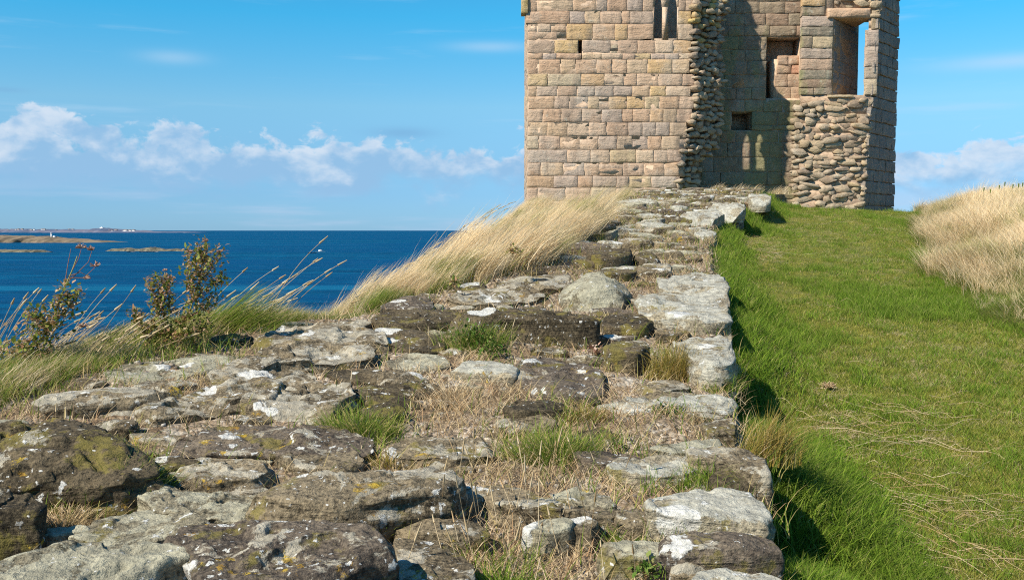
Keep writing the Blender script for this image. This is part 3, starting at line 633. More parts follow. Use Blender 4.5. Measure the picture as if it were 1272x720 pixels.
while v < 250:
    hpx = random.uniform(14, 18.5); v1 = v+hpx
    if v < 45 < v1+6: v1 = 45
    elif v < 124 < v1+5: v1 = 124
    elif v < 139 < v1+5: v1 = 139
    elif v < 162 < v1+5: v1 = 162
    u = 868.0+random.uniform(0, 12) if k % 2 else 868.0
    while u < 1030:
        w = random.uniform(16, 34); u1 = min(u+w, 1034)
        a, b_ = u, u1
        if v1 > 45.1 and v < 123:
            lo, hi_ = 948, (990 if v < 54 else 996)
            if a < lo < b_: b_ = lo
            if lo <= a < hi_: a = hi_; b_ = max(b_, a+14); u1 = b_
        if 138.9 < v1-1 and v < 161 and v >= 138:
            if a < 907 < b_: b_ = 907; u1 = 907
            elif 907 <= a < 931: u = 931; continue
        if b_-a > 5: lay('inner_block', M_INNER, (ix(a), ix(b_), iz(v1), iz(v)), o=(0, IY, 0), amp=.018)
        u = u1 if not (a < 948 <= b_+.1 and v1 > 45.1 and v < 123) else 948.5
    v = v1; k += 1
# reddish stones that half fill the recess
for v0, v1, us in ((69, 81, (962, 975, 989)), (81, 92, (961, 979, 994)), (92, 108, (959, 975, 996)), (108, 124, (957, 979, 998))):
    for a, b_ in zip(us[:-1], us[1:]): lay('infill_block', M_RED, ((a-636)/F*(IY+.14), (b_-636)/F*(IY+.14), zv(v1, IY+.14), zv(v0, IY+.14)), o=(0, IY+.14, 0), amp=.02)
# right-hand mass: section through the wall with rubble core and a window
RY = TY+1.4; DX, DYY = math.sin(math.radians(40)), math.cos(math.radians(40))
def rx(u, y=RY): return (u-636)/F*y
def rz_(v): return zv(v, RY)
def par(xa, xb_, t0, t1, z0, z1, mb):   # slice between xa..xb_ on the front, running back along the wall
    mb.prism([(xa+DX*t0, RY+DYY*t0), (xb_+DX*t0, RY+DYY*t0), (xb_+DX*t1, RY+DYY*t1), (xa+DX*t1, RY+DYY*t1)], z0, z1)
rc = MB(); TT = 2.15
def t_end(xc): return 2.24-(xc-rx(1071.5))/.343*.88
xA, xJ, xP, xC0, xC1 = rx(990), rx(1029.5), rx(1072), rx(1071.5), rx(1086.5)
zs_, zl_ = rz_(118), rz_(23)
n_sl = 16
for i in range(n_sl):                    # the outer corner leans slightly: courses step out as they rise
    z0 = -.4+(zs_+.4)*i/n_sl; z1 = -.4+(zs_+.4)*(i+1)/n_sl
    xc = xC0+(xC1-xC0)*np.clip((z0-.3)/5.5, 0, 1); par(xA, xc-.05, .03, t_end(xc)-.05, z0, z1, rc)
par(xA, xJ, .04, 1.72, zs_, 9.6, rc)
for i in range(8):
    z0 = zs_+(zl_-zs_)*i/8; z1 = zs_+(zl_-zs_)*(i+1)/8; xc = xC0+(xC1-xC0)*np.clip((z0-.3)/5.5, 0, 1); par(xP, xc-.04, .04, t_end(xc)-.05, z0, z1, rc)
par(xJ-.02, xC1-.04, .04, t_end(xC1)-.05, zl_+.12, 9.6, rc)
child(rc.mesh('wall_core', False), 'wall_core', M_MORTAR_D, tower)
# shaded outer face of blocks, receding to the right
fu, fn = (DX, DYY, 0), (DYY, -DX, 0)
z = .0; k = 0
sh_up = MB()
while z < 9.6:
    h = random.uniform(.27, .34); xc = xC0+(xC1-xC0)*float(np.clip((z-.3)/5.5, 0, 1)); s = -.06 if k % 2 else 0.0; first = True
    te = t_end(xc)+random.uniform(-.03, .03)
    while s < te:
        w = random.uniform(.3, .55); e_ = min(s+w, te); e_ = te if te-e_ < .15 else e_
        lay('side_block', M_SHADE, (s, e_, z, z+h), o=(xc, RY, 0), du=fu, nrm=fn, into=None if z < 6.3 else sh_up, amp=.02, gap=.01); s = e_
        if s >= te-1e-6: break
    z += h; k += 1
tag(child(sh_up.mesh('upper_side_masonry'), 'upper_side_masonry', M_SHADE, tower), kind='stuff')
# rubble section on the front of that mass
v = 262.0; row = 0
while v > -14:
    hpx = random.uniform(4, 9.5); vc = v-hpx/2
    u = 984+random.uniform(-3, 2)+(8 if vc < 130 else 0)+(22 if vc < 112 else 0); xc = 1072+15*np.clip((250-vc)/250, 0, 1)
    while u < xc-3:
        w = min(random.choice((7, 9, 11, 14, 18, 22))*random.uniform(.85, 1.2), xc-u+1)
        if w < 4: break
        mid = u+w/2; inwin = 22 < vc < 119 and 1027 < mid < 1075
        if 8 < vc < 26 and 1018 < mid < 1078: inwin = True
        if (vc < 118 or vc < 124 and mid < 1030) and mid < 1030: u += w; continue      # dressed jamb stones stand there
        if 22 < vc < 119 and mid > 1070: u += w; continue
        if not inwin:
            put_rubble((rx(mid), RY+.08+random.uniform(-.04, .05), rz_(vc+random.uniform(-2.2, 2.2))), w/F*RY*random.uniform(1.05, 1.35), hpx/F*RY*random.uniform(.9, 1.35), random.uniform(.14, .3), M_RUB, rot=random.uniform(-.25, .25))
        u += w
    v -= hpx*.82; row += 1
win = empty('window_opening', (xJ-4.5, RY-TY, zs_-.5)); win.parent = tower; PAR[0] = win
def rl(a, b_, v0, v1, name='jamb_stone', mat=M_ASH, off=0.0, **k): return lay(name, mat, (rx(a), rx(b_), rz_(v1), rz_(v0)), o=(0, RY-off, 0), **k)
v = 118.0
for hgt in (9, 10, 12, 14, 13, 15, 12, 13, 12, 14, 11):
    m_ = M_INNER if random.random() < .6 else M_ASH; sp_u = random.choice((990.5, random.uniform(1003, 1014)))
    if v < 24: rl(990.5, 1019, v-hgt, v, mat=m_, amp=.02)
    elif sp_u < 991: rl(990.5, 1029.5, v-hgt, v, mat=m_, amp=.02)
    else: rl(990.5, sp_u, v-hgt, v, mat=M_INNER, amp=.02); rl(sp_u, 1029.5, v-hgt, v, mat=m_, amp=.022)
    v -= hgt
for v0, v1, m_ in ((98, 118, M_RUB), (83, 98, M_RUB), (58, 83, M_ASH), (37, 58, M_ASH)): rl(1069.5, 1086-(v0/70), v0, v1, mat=m_, off=.01, dep=.1)
rl(1076, 1086.5, 13, 37, name='edge_rubble', mat=M_RUB, amp=.04)
rl(1078, 1089, -12, 13, mat=M_ASH)
lint = lay('lintel', M_ASH, (rx(1021), rx(1075.5), rz_(23.5), rz_(10)), o=(0, RY-.07, 0), dep=1.1, b=.05, amp=.03)
lint['label'] = 'heavy weathered lintel slab over the window'
lay('sill', M_ASH, (rx(1024), rx(1056), rz_(122), rz_(118)), o=(0, RY-.04, 0), dep=.5, amp=.01)
# coursed left jamb of the window tunnel
z = zs_
while z < zl_-.05:
    h = min(.3, zl_-z); s = .05
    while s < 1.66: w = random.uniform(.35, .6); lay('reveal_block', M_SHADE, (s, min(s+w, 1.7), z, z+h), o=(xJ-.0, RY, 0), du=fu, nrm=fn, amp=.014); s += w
    z += h
PAR[0] = None
# wall head above the mass, out of the picture
hd = MB()
z = rz_(-14)
while z < 9.6:
    u = 990
    while u < 1084: w = random.uniform(14, 30); lay('', None, (rx(u), rx(min(u+w, 1087)), z, z+.3), o=(0, RY, 0), into=hd); u += w
    z += .3
tag(child(hd.mesh('upper_section_masonry'), 'upper_section_masonry', M_ASH, tower), kind='stuff')

# ------------------------------------------------------------------ ruined curtain wall: core
wall = empty('ruined_wall', (0.0, 6.0, -.9)); tag(wall, 'broken top of a low ruined stone wall leading up to the tower', 'ruined wall')
def core_h(x, y):
    h = zt(y)-.036+.03*fbm(x*2.1, y*2.1, octv=4, seed=21)+.014*fbm(x*16, y*16, octv=3, seed=31)+.01*np.abs(fbm(x*7, y*20, octv=3, seed=41))
    h = h-.06*sstep(y, 4.2, 2.2)
    return h
ys = axis([(-3.5, 1.8, 40), (1.8, 6, 330), (6, 10, 160), (10, 22.6, 200)]); ns = 250
ss = np.linspace(0, 1, ns); jl = .05*fbm(ys*3, ys*0, octv=3, seed=3); jr = .035*fbm(ys*4, ys*0+5, octv=3, seed=4)
gy, gs = np.meshgrid(ys, ss, indexing='ij'); gx = (xl(gy)+jl[:, None])+((xr(gy)-.03+jr[:, None])-(xl(gy)+jl[:, None]))*gs
gz = core_h(gx, gy)
dz = np.minimum(xr(gy)-gx, .10); gz = gz-.10*sstep(dz, .08, 0)
sk = []
for d_, o_ in ((-.12, .02), (-.3, .03), (-.6, .0)):
    xx = gx[:, -1]+o_+.03*fbm(ys*6, ys*0+d_*9, octv=3, seed=8); sk.append(np.stack([xx, ys, gz[:, -1]+d_], -1))
lk = [np.stack([gx[:, 0]-o_, ys, gz[:, 0]-d_], -1) for d_, o_ in ((.5, .12), (.2, .05))]
A = np.concatenate([np.stack(lk, 1), np.stack([gx, gy, gz], -1), np.stack(sk, 1)], 1)
core_o = child(mesh_np('wall_core', A.reshape(-1, 3), Q=grid_q(A.shape[0], A.shape[1])[:, ::-1]), 'rubble_core', M_SOIL, wall)

# ------------------------------------------------------------------ wall stones
STONES = []                      # world polygons, for keeping plants off and packing
def inside(poly, px, py):
    r = np.zeros(np.shape(px), bool); n = len(poly)
    for i in range(n):
        x1, y1 = poly[i]; x2, y2 = poly[(i+1) % n]
        c = ((y1 > py) != (y2 > py)) & (px < (x2-x1)*(py-y1)/((y2-y1)+1e-12)+x1); r ^= c
    return r
def make_stone(poly, ztop, thick, mat, seed, res=1.0, rough=1.0, dome=0.0, name='wall_stone', tilt=(0, 0), rnd_r=.2):
    poly = np.asarray(poly, float); c = poly.mean(0)
    size = np.sqrt(np.mean(np.sum((poly-c)**2, 1)))
    na = int(np.clip(130*res, 22, 210)); nr = int(np.clip(48*res, 8, 84)); nsd = int(np.clip(22*res, 5, 34))
    th = np.linspace(0, 2*math.pi, na, endpoint=False); d = np.stack([np.cos(th), np.sin(th)], 1); R = np.full(na, 0.0)
    for i in range(len(poly)):
        a, b_ = poly[i]-c, poly[(i+1) % len(poly)]-c; e = b_-a
        den = d[:, 0]*e[1]-d[:, 1]*e[0]; den = np.where(np.abs(den) < 1e-9, 1e-9, den)
        t = (a[0]*e[1]-a[1]*e[0])/den; s = (a[0]*d[:, 1]-a[1]*d[:, 0])/den
        R = np.maximum(R, np.where((t > 0) & (s >= -1e-6) & (s <= 1+1e-6), t, 0))
    R = np.where(R <= 0, np.median(R), R)
    R = (np.roll(R, 1)+2*R+np.roll(R, -1))/4
    X0 = c+d*R[:, None]
    R = R*(1+.07*rough*fbm(X0[:, 0]*11, X0[:, 1]*11, seed*.37, 4, seed, .6))
    # ring profile: flat-ish top, rounded rim, side down
    rim = np.clip(rnd_r*thick*.6, .006, size*.35)
    q = np.linspace(0, 1, nr)**.8; ts = q*(1-rim/np.maximum(R.mean(), 1e-3)); ts = np.clip(ts, 0, 1)
    prof = [(t, 0.0) for t in ts]; nb = max(3, nsd//3)
    for j in range(1, nb+1):
        a = j/nb*math.pi/2; prof.append((ts[-1]+(1-ts[-1])*math.sin(a), -rim*(1-math.cos(a))))
    dn = max(thick-rim, .02)
    for j in range(1, nsd-nb+1):
        f = j/(nsd-nb); prof.append((1+.02*math.sin(f*3.1)-.05*f, -rim-dn*f*1.35))
    prof = np.array(prof); m = len(prof)
    XY = c+d[:, None, :]*(R[:, None]*prof[None, :, 0])[..., None]
    x, y = XY[..., 0], XY[..., 1]; zoff = np.broadcast_to(prof[None, :, 1], x.shape)
    zb = ztop(x, y)+tilt[0]*(x-c[0])+tilt[1]*(y-c[1])+zoff+dome*(1-np.clip(prof[None, :, 0], 0, 1)**2)
    A = min(.05, size*.11)*rough
    topw = np.clip(1+zoff/np.maximum(rim, .01)*.5, .25, 1)
    w = fbm(x*3.2, y*3.2, seed*.71, 4, seed+3)
    # bedding: tops weather into shallow terraces
    lv = w*2.6+.5*fbm(x*9, y*9, seed*.2, 3, seed+5); fl = np.floor(lv); fr = lv-fl; terr = fl+sstep(fr, .43, .57)
    fine = fbm(x*22, y*22, zb*22, 4, seed+7, .6); mid = fbm(x*9, y*9, zb*14, 3, seed+11)
    pit = -np.maximum(fbm(x*13+4, y*13, zb*13, 3, seed+19)-.18, 0)
    z = zb+(A*.50*terr+A*.22*w)*topw+A*.28*mid+.0075*rough*fine+.05*A/.04*pit*.8*topw
    # worn corners: tilted cuts through the rim
    prng = random.Random(seed)
    for k in range(prng.choice((1, 2, 3))):
        a_ = prng.uniform(0, 6.283); dr_ = (x-c[0])*math.cos(a_)+(y-c[1])*math.sin(a_); rho = R.mean()*prng.uniform(.75, 1.15); slp = prng.uniform(.12, .3) if prng.random() < .4 else prng.uniform(.8, 2.2)
        z = np.minimum(z, ztop(x, y)+.004*fine+A*.3*mid+dome*.8-slp*(dr_-rho))
    side = np.clip(-zoff/np.maximum(rim, .01), 0, 1)
    lay_ = vn(x*1.2, y*1.2, zb*30, seed+23)*.5+fbm(x*6, y*6, zb*26, 3, seed+29)   # ledges on the sides
    push = side*(A*.75*lay_+.006*fine)
    x = x+d[:, None, 0]*push; y = y+d[:, None, 1]*push
    V = np.stack([x, y, z], -1).reshape(-1, 3)
    return child(mesh_np(name, V, Q=grid_q(na, m, wrap=True)), name, mat, wall)
def hero(px, drop, mat, seed, lab=None, dome=0.0, h=None, rough=1.0, rnd_r=.2, tilt=(0, 0)):
    cu = sum(p[0] for p in px)/len(px); cv = sum(p[1] for p in px)/len(px)
    c0 = G(cu, cv); dm = drop/F*c0[1]
    hh = float(np.clip(dm-.042, -.004, .22)) if h is None else h
    poly = [G(u, v, hh)[:2] for u, v in px]
    a = 0
    for i in range(len(poly)): a += poly[i][0]*poly[(i+1) % len(poly)][1]-poly[(i+1) % len(poly)][0]*poly[i][1]
    if a < 0: poly = poly[::-1]
    STONES.append(np.array(poly))
    y0 = c0[1]; res = float(np.clip(3.2/y0, .28, 1.25))*float(np.clip((max(p[0] for p in px)-min(p[0] for p in px))/160, .6, 1.35))
    o = make_stone(poly, lambda x, y: Z0+SL*y+hh, max(dm+.05, .05 if y0 < 9 else .13), mat, seed, res, rough, dome, tilt=tilt, rnd_r=rnd_r)
    if lab: o['label'] = lab
    return o
R_, D_, L_, Y_, B_ = M_ROCK, M_DARK, M_PALE, M_GREY, M_BROWN
HEROES = [
 ([(-60, 712), (33, 688), (83, 676), (131, 666), (176, 663), (214, 667), (236, 676), (243, 690), (190, 712), (130, 735), (-60, 750)], 75, Y_, 'big pale grey block at the near left corner of the wall', .0),
 ([(-70, 612), (0, 608), (40, 611), (58, 619), (50, 630), (0, 634), (-70, 638)], 52, D_, 'black sided stone at the left edge below the boulder', .0),
 ([(85, 662), (110, 645), (160, 633), (185, 628), (240, 640), (262, 650), (215, 662), (190, 668), (120, 670)], 6, Y_, None, 0),
 ([(160, 605), (175, 599), (250, 601), (290, 608), (345, 612), (378, 620), (372, 636), (300, 642), (250, 640), (190, 632)], 16, Y_, 'grey slab crusted with round pale lichen rosettes', .01),
 ([(193, 662), (225, 647), (300, 645), (380, 648), (440, 654), (470, 660), (489, 672), (490, 688), (440, 702), (400, 722), (250, 728), (236, 700), (222, 675)], 78, B_, 'large brown stone with yellow lichen and a black shaded end', .0),
 ([(-60, 522), (25, 517), (75, 519), (120, 525), (155, 542), (185, 564), (200, 588), (150, 600), (60, 604), (0, 606), (-60, 610)], 30, D_, 'large domed boulder at the left edge, speckled with yellow lichen', .07),
 ([(38, 494), (60, 488), (95, 484), (130, 481), (220, 478), (240, 482), (180, 492), (100, 500), (55, 502)], 20, R_, None, 0),
 ([(125, 463), (152, 452), (200, 448), (270, 438), (300, 440), (290, 452), (225, 468), (168, 477)], 7, Y_, None, 0),
 ([(160, 480), (200, 472), (240, 470), (248, 476), (200, 486)], 6, R_, None, 0),
 ([(165, 548), (180, 541), (240, 538), (262, 528), (330, 526), (420, 535), (465, 545), (455, 558), (420, 563), (330, 560), (215, 562)], 10, B_, 'flat brown slab with white lichen patches across the path of the wall', 0),
 ([(262, 478), (300, 472), (380, 480), (400, 492), (330, 505), (250, 512), (190, 520), (165, 512), (215, 495)], 9, R_, None, 0),
 ([(258, 462), (280, 450), (320, 438), (350, 428), (440, 424), (462, 428), (470, 440), (400, 447), (330, 452), (300, 466)], 17, R_, None, 0),
 ([(250, 470), (300, 457), (388, 457), (395, 472), (330, 478), (262, 479)], 8, R_, None, 0),
 ([(312, 425), (345, 402), (385, 398), (441, 402), (480, 415), (486, 424), (440, 424), (400, 425), (345, 428)], 14, R_, 'mossy flat stone with green yellow lichen at the seaward edge', .01),
 ([(450, 405), (480, 402), (520, 408), (548, 418), (553, 432), (520, 430), (490, 425), (470, 418)], 12, D_, None, 0),
 ([(315, 462), (370, 460), (395, 472), (435, 482), (445, 495), (400, 518), (350, 523), (300, 503)], 14, R_, None, 0),
 ([(400, 460), (470, 457), (480, 466), (475, 474), (420, 472)], 10, D_, None, 0),
 ([(555, 450), (600, 446), (630, 450), (646, 460), (640, 470), (600, 464), (565, 460)], 17, L_, None, 0),
 ([(478, 445), (510, 436), (545, 440), (562, 453), (530, 460), (490, 457)], 8, Y_, None, 0),
 ([(460, 546), (520, 540), (600, 538), (635, 545), (620, 556), (560, 565), (490, 562)], 15, R_, None, 0),
 ([(300, 602), (335, 588), (400, 590), (465, 584), (515, 577), (545, 570), (562, 575), (578, 592), (560, 606), (520, 612), (470, 622), (410, 628), (345, 622)], 44, R_, 'broad grey stone in the middle foreground, its right end steep and dark', .02),
 ([(488, 668), (540, 667), (565, 680), (585, 700), (595, 722), (560, 745), (495, 745)], 8, R_, None, 0),
 ([(200, 577), (240, 567), (310, 569), (345, 577), (320, 592), (262, 597), (215, 592)], 11, R_, None, 0),
 ([(336, 562), (400, 552), (440, 552), (453, 566), (430, 577), (370, 574)], 14, R_, None, 0),
 ([(588, 608), (600, 602), (632, 598), (650, 608), (700, 615), (750, 628), (770, 640), (720, 642), (660, 632), (610, 622)], 13, R_, None, 0),
 ([(680, 608), (720, 606), (755, 615), (768, 626), (735, 627), (700, 618)], 7, Y_, None, 0),
 ([(663, 650), (690, 643), (730, 640), (746, 647), (735, 656), (690, 655)], 16, R_, None, 0),
 ([(760, 633), (790, 629), (812, 637), (816, 648), (790, 650), (768, 643)], 16, R_, None, 0),
 ([(798, 625), (815, 615), (850, 609), (900, 607), (930, 611), (950, 622), (962, 640), (950, 648), (900, 644), (830, 638), (803, 634)], 34, L_, 'thick pale slab with white patches at the right edge of the wall', .01),
 ([(815, 668), (870, 662), (920, 664), (960, 668), (976, 680), (940, 684), (850, 684), (820, 680)], 30, B_, 'brown rounded slab under the thick pale slab at the right edge', .005),
 ([(835, 716), (900, 707), (950, 712), (980, 724), (965, 745), (850, 745)], 14, L_, None, 0),
 ([(740, 677), (800, 671), (860, 674), (870, 682), (800, 688), (745, 687)], 6, Y_, None, 0),
 ([(752, 578), (765, 567), (830, 563), (880, 565), (885, 575), (850, 584), (790, 588), (757, 585)], 10, L_, None, 0),
 ([(850, 556), (890, 552), (930, 558), (952, 570), (960, 588), (930, 585), (900, 572), (860, 568)], 24, R_, None, 0),
 ([(540, 390), (620, 382), (700, 386), (742, 391), (747, 398), (700, 398), (620, 397), (560, 398)], 30, D_, 'long dark stone with a thick mossy face in mid wall', .0),
 ([(746, 394), (762, 388), (800, 389), (812, 397), (800, 403), (752, 402)], 17, D_, None, 0),
 ([(748, 426), (770, 419), (800, 420), (810, 427), (790, 433), (755, 432)], 32, D_, 'dark wedge shaped block with a rusty patch', .0),
 ([(826, 412), (850, 400), (904, 399), (911, 425), (914, 450), (905, 456), (870, 456), (845, 434)], 26, L_, 'pale square ended block at the right edge', .0),
 ([(790, 366), (850, 362), (902, 360), (905, 380), (906, 398), (880, 399), (850, 398), (800, 388)], 16, L_, 'largest pale cream slab on the right edge of the wall', .0),
 ([(813, 345), (845, 337), (894, 335), (902, 350), (902, 359), (860, 362), (820, 360)], 13, L_, None, 0),
 ([(695, 362), (715, 350), (745, 346), (775, 354), (783, 365), (765, 378), (735, 384), (705, 377)], 12, Y_, 'rounded grey boulder blotched with white lichen', .10),
 ([(728, 314), (745, 309), (780, 309), (785, 317), (760, 320), (735, 320)], 16, D_, None, 0),
 ([(786, 318), (800, 313), (815, 317), (818, 324), (795, 327)], 9, D_, None, .05),
 ([(788, 332), (815, 325), (832, 330), (834, 337), (800, 339)], 10, R_, None, 0),
 ([(742, 335), (780, 331), (792, 337), (780, 341), (750, 341)], 12, D_, None, 0),
 ([(552, 366), (585, 360), (615, 357), (660, 358), (682, 366), (640, 375), (590, 378), (556, 374)], 9, R_, None, 0),
 ([(612, 352), (640, 345), (700, 344), (714, 351), (690, 360), (650, 361), (620, 359)], 6, R_, None, 0),
 ([(468, 378), (495, 366), (520, 363), (537, 371), (540, 381), (505, 384)], 12, B_, None, .02),
 ([(458, 394), (480, 386), (540, 381), (572, 386), (577, 394), (540, 400), (490, 402)], 13, D_, None, 0),
 ([(625, 504), (640, 497), (690, 496), (703, 501), (698, 508), (640, 510)], 19, D_, None, 0),
 ([(640, 454), (680, 441), (720, 445), (748, 466), (752, 486), (720, 492), (660, 488), (642, 474)], 6, B_, None, 0),
 ([(790, 480), (810, 470), (845, 472), (860, 482), (830, 488), (795, 486)], 6, R_, None, 0),
 ([(735, 500), (780, 492), (850, 488), (898, 488), (914, 497), (905, 507), (850, 505), (780, 508)], 8, L_, None, 0),
 ([(868, 522), (900, 515), (914, 522), (914, 534), (880, 534)], 18, R_, None, 0),
 ([(800, 556), (840, 547), (900, 543), (917, 548), (900, 555), (840, 561)], 7, Y_, None, 0),
 ([(436, 482), (470, 476), (540, 478), (550, 486), (500, 491), (450, 490)], 9, D_, None, 0),
 ([(446, 510), (470, 502), (500, 504), (507, 513), (480, 519), (455, 517)], 13, D_, None, .02),
 ([(845, 270), (860, 262), (893, 259), (896, 265), (880, 272), (850, 275)], 10, L_, None, 0),
 ([(862, 289), (876, 285), (890, 287), (890, 291), (868, 291)], 9, L_, None, 0),
 ([(880, 256), (900, 251), (924, 253), (926, 258), (900, 261)], 8, L_, None, 0),
 ([(930, 243), (940, 240), (957, 241), (957, 245), (935, 246)], 9, L_, None, 0),
]
for i, (px, drop, mat, lab, dome) in enumerate(HEROES): hero(px, drop, mat, 11+i*7, lab, dome)
# smaller stones packed between them
cand = 0; placed = [(p.mean(0), np.sqrt(((p-p.mean(0))**2).sum(1)).max()) for p in STONES]; nfill = 0
rs = random.Random(31)
GRASSY = [(G(u, v)[0], G(u, v)[1], r_/F*G(u, v)[1]) for u, v, r_ in ((600, 510, 85), (680, 580, 90), (780, 600, 90), (820, 530, 70), (640, 690, 90), (760, 690, 80), (560, 500, 60), (850, 590, 60), (90, 640, 40))]
for tries in range(14000):
    if nfill >= 228: break
    y = 1.9+20.4*rs.random()**1.25; f = rs.random(); x = float(xl(y))+(float(xr(y))-float(xl(y)))*f
    if abs(x/y) > .6: continue
    far = y > 8.5
    sz = rs.uniform(.05, .13)*(1+.045*y) if not far else rs.uniform(.13, .34)
    if any(inside(p, np.array(x), np.array(y)) for p in STONES[:len(HEROES)]): continue
    if min(np.hypot(x-c[0], y-c[1])-(sz*.75+(0 if k < len(HEROES) else r*.8)) for k, (c, r) in enumerate(placed)) < 0: continue
    if any(abs(x-gx_) < gr_ and abs(y-gy_) < gr_*1.3 for gx_, gy_, gr_ in GRASSY) and rs.random() < .82: continue
    asp = rs.uniform(.35, .62); n = rs.randint(5, 7); ro = rs.uniform(-.2, .2); sz *= 1.15
    pl = []
    for j in range(n):
        t = 2*math.pi*(j+rs.uniform(-.25, .25))/n; a, b_ = sz*math.cos(t)*rs.uniform(.82, 1.1), sz*asp*math.sin(t)*rs.uniform(.82, 1.1)
        pl.append((x+a*math.cos(ro)-b_*math.sin(ro), y+a*math.sin(ro)+b_*math.cos(ro)))
    pl = np.array(pl)
    if (pl[:, 0] > xr(pl[:, 1])+.02).any(): continue
    hh = rs.uniform(-.035, .004) if not far else rs.uniform(-.012, .06)
    mat = rs.choice((R_, R_, D_, R_, Y_, B_, D_)) if not far else rs.choice((R_, L_, B_, Y_, D_, R_))
    make_stone(pl, lambda a, b_, hh=hh: Z0+SL*b_+hh, .07 if not far else .13, mat, 900+tries % 700, float(np.clip(1.5/y*2*sz/.12, .2, .42)), .9, rs.choice((0, 0, .02)), tilt=(rs.uniform(-.12, .12), rs.uniform(-.1, .16)))
    STONES.append(pl); placed.append((np.array((x, y)), sz)); nfill += 1
# facing stones down the right side of the wall
for y in np.arange(1.2, 21.8, .55):
    x = float(xr(y)); dxy = np.array([float(xr(y+.2))-x, .2]); dxy /= np.linalg.norm(dxy); L = float(lawn_z(np.array(x), np.array(y)))
    if x-float(xr(y-.3)) > .25: continue
    w = rs.uniform(.4, .54); 
    SEED[0] += 1
    V_, Q_ = block((x-.045, y, 0), (dxy[0], dxy[1], 0), (dxy[1], -dxy[0], 0), -w/2, w/2, L-.15, float(zt(y))-.05, b=.03, dep=.2, amp=.03, seed=SEED[0])
    child(mesh_np('facing_stone', V_, Q=Q_), 'facing_stone', rs.choice((R_, L_, Y_)), wall)
# loose pebbles and crumbs of mortar
pb = MB(); base_p = []
for k in range(14):
    nu, nv = 6, 5; V_, Q_ = rubble(1, .7, .9, 500+k, nu, nv, .75); base_p.append((V_, Q_))
NP = 6500
py = 1.9+17*RNG.random(NP)**1.6; pxx = xl(py)+(xr(py)-xl(py)-.03)*RNG.random(NP)
keep = (np.abs(pxx/py) < .6) & (fbm(pxx*1.6, py*1.6, octv=3, seed=77) > -.22)
pz = core_h(pxx, py); szs = (.006+.026*RNG.random(NP)**3)*(1+.09*py)
for x, y, z, s in zip(pxx[keep], py[keep], pz[keep], szs[keep]):
    V_, Q_ = base_p[RNG.integers(14)]; c_, s_ = math.cos(x*99), math.sin(x*99)
    pb.add(np.stack([(V_[:, 0]*c_-V_[:, 1]*s_)*s+x, (V_[:, 0]*s_+V_[:, 1]*c_)*s+y, V_[:, 2]*s+z+s*.15], -1), Q=Q_, a=(x*37) % 1)
def pebble_mat():
    m, n = new_mat('loose_pebbles'); r = n.n('ShaderNodeAttribute', attribute_name='rnd').outputs['Fac']; pos = n.n('ShaderNodeNewGeometry').outputs['Position']
    col = n.ramp(r, [(0, (.09, .075, .06)), (.3, (.19, .15, .11)), (.6, (.30, .245, .18)), (.88, (.46, .42, .36)), (1, (.16, .12, .085))])
    b = n.noise(pos, 60, 5, .7); col = n.mix(n.step(b, .5, .35, 0, .5), col, (.09, .08, .065))
    return finish(m, n, col, .95, b, .6, .01, .15)
tag(child(pb.mesh('loose_pebbles'), 'loose_pebbles', pebble_mat(), wall), kind='stuff')

# ------------------------------------------------------------------ grasses
def blades(base, h, w, dirs, lean, rnd, K=3, p=1.8, head=False, rng=RNG):
    n = len(base); h = np.broadcast_to(h, (n,)); w = np.broadcast_to(w, (n,)); lean = np.broadcast_to(lean, (n,))
    az_ = rng.random(n)*math.pi; wd = np.stack([np.cos(az_), np.sin(az_)*.6, az_*0], 1)
    V = np.empty((n, 2*K+1, 3))
    for i in range(K+1):
        t = i/K; off = (lean*h*t**p)[:, None]*dirs; zz_ = h*t*np.sqrt(np.maximum(1-.55*np.minimum(lean, 1.25)**2*t**1.5, .12))
        ctr = base+np.concatenate([off, zz_[:, None]], 1)
        if i == K: V[:, 2*K] = ctr
        else:
            ww = w*(1-t)**.6 if not head else w*(3.2 if t > .7 else .7)
            V[:, 2*i] = ctr-wd*(ww/2)[:, None]; V[:, 2*i+1] = ctr+wd*(ww/2)[:, None]
    T = []
    for i in range(K-1): T += [(2*i, 2*i+1, 2*i+3), (2*i, 2*i+3, 2*i+2)]
    T.append((2*K-2, 2*K-1, 2*K)); T = np.array(T)
    Ti = (T[None]+(np.arange(n)*(2*K+1))[:, None, None]).reshape(-1, 3)
    return V.reshape(-1, 3), Ti, np.repeat(rnd, 2*K+1)
def unit(a): return np.stack([np.cos(a), np.sin(a)], 1)
def clump(name, n, rad, h0, h1, w, lean, mat, K=3, dirn=None, spread=.9, rng=None):
    rng = rng or RNG; a = rng.random(n)*2*math.pi; r = rad*np.sqrt(rng.random(n))
    base = np.stack([r*np.cos(a), r*np.sin(a), np.full(n, -.01)], 1)
    da = rng.random(n)*2*math.pi if dirn is None else dirn+rng.normal(0, spread, n)
    V_, T_, A_ = blades(base, h0+(h1-h0)*rng.random(n), w*(.6+.8*rng.random(n)), unit(da), lean[0]+(lean[1]-lean[0])*rng.random(n), rng.random(n), K, rng=rng)
    me = mesh_np(name, V_, T_, attr=A_); me.materials.append(mat); return bpy.data.objects.new(name, me)
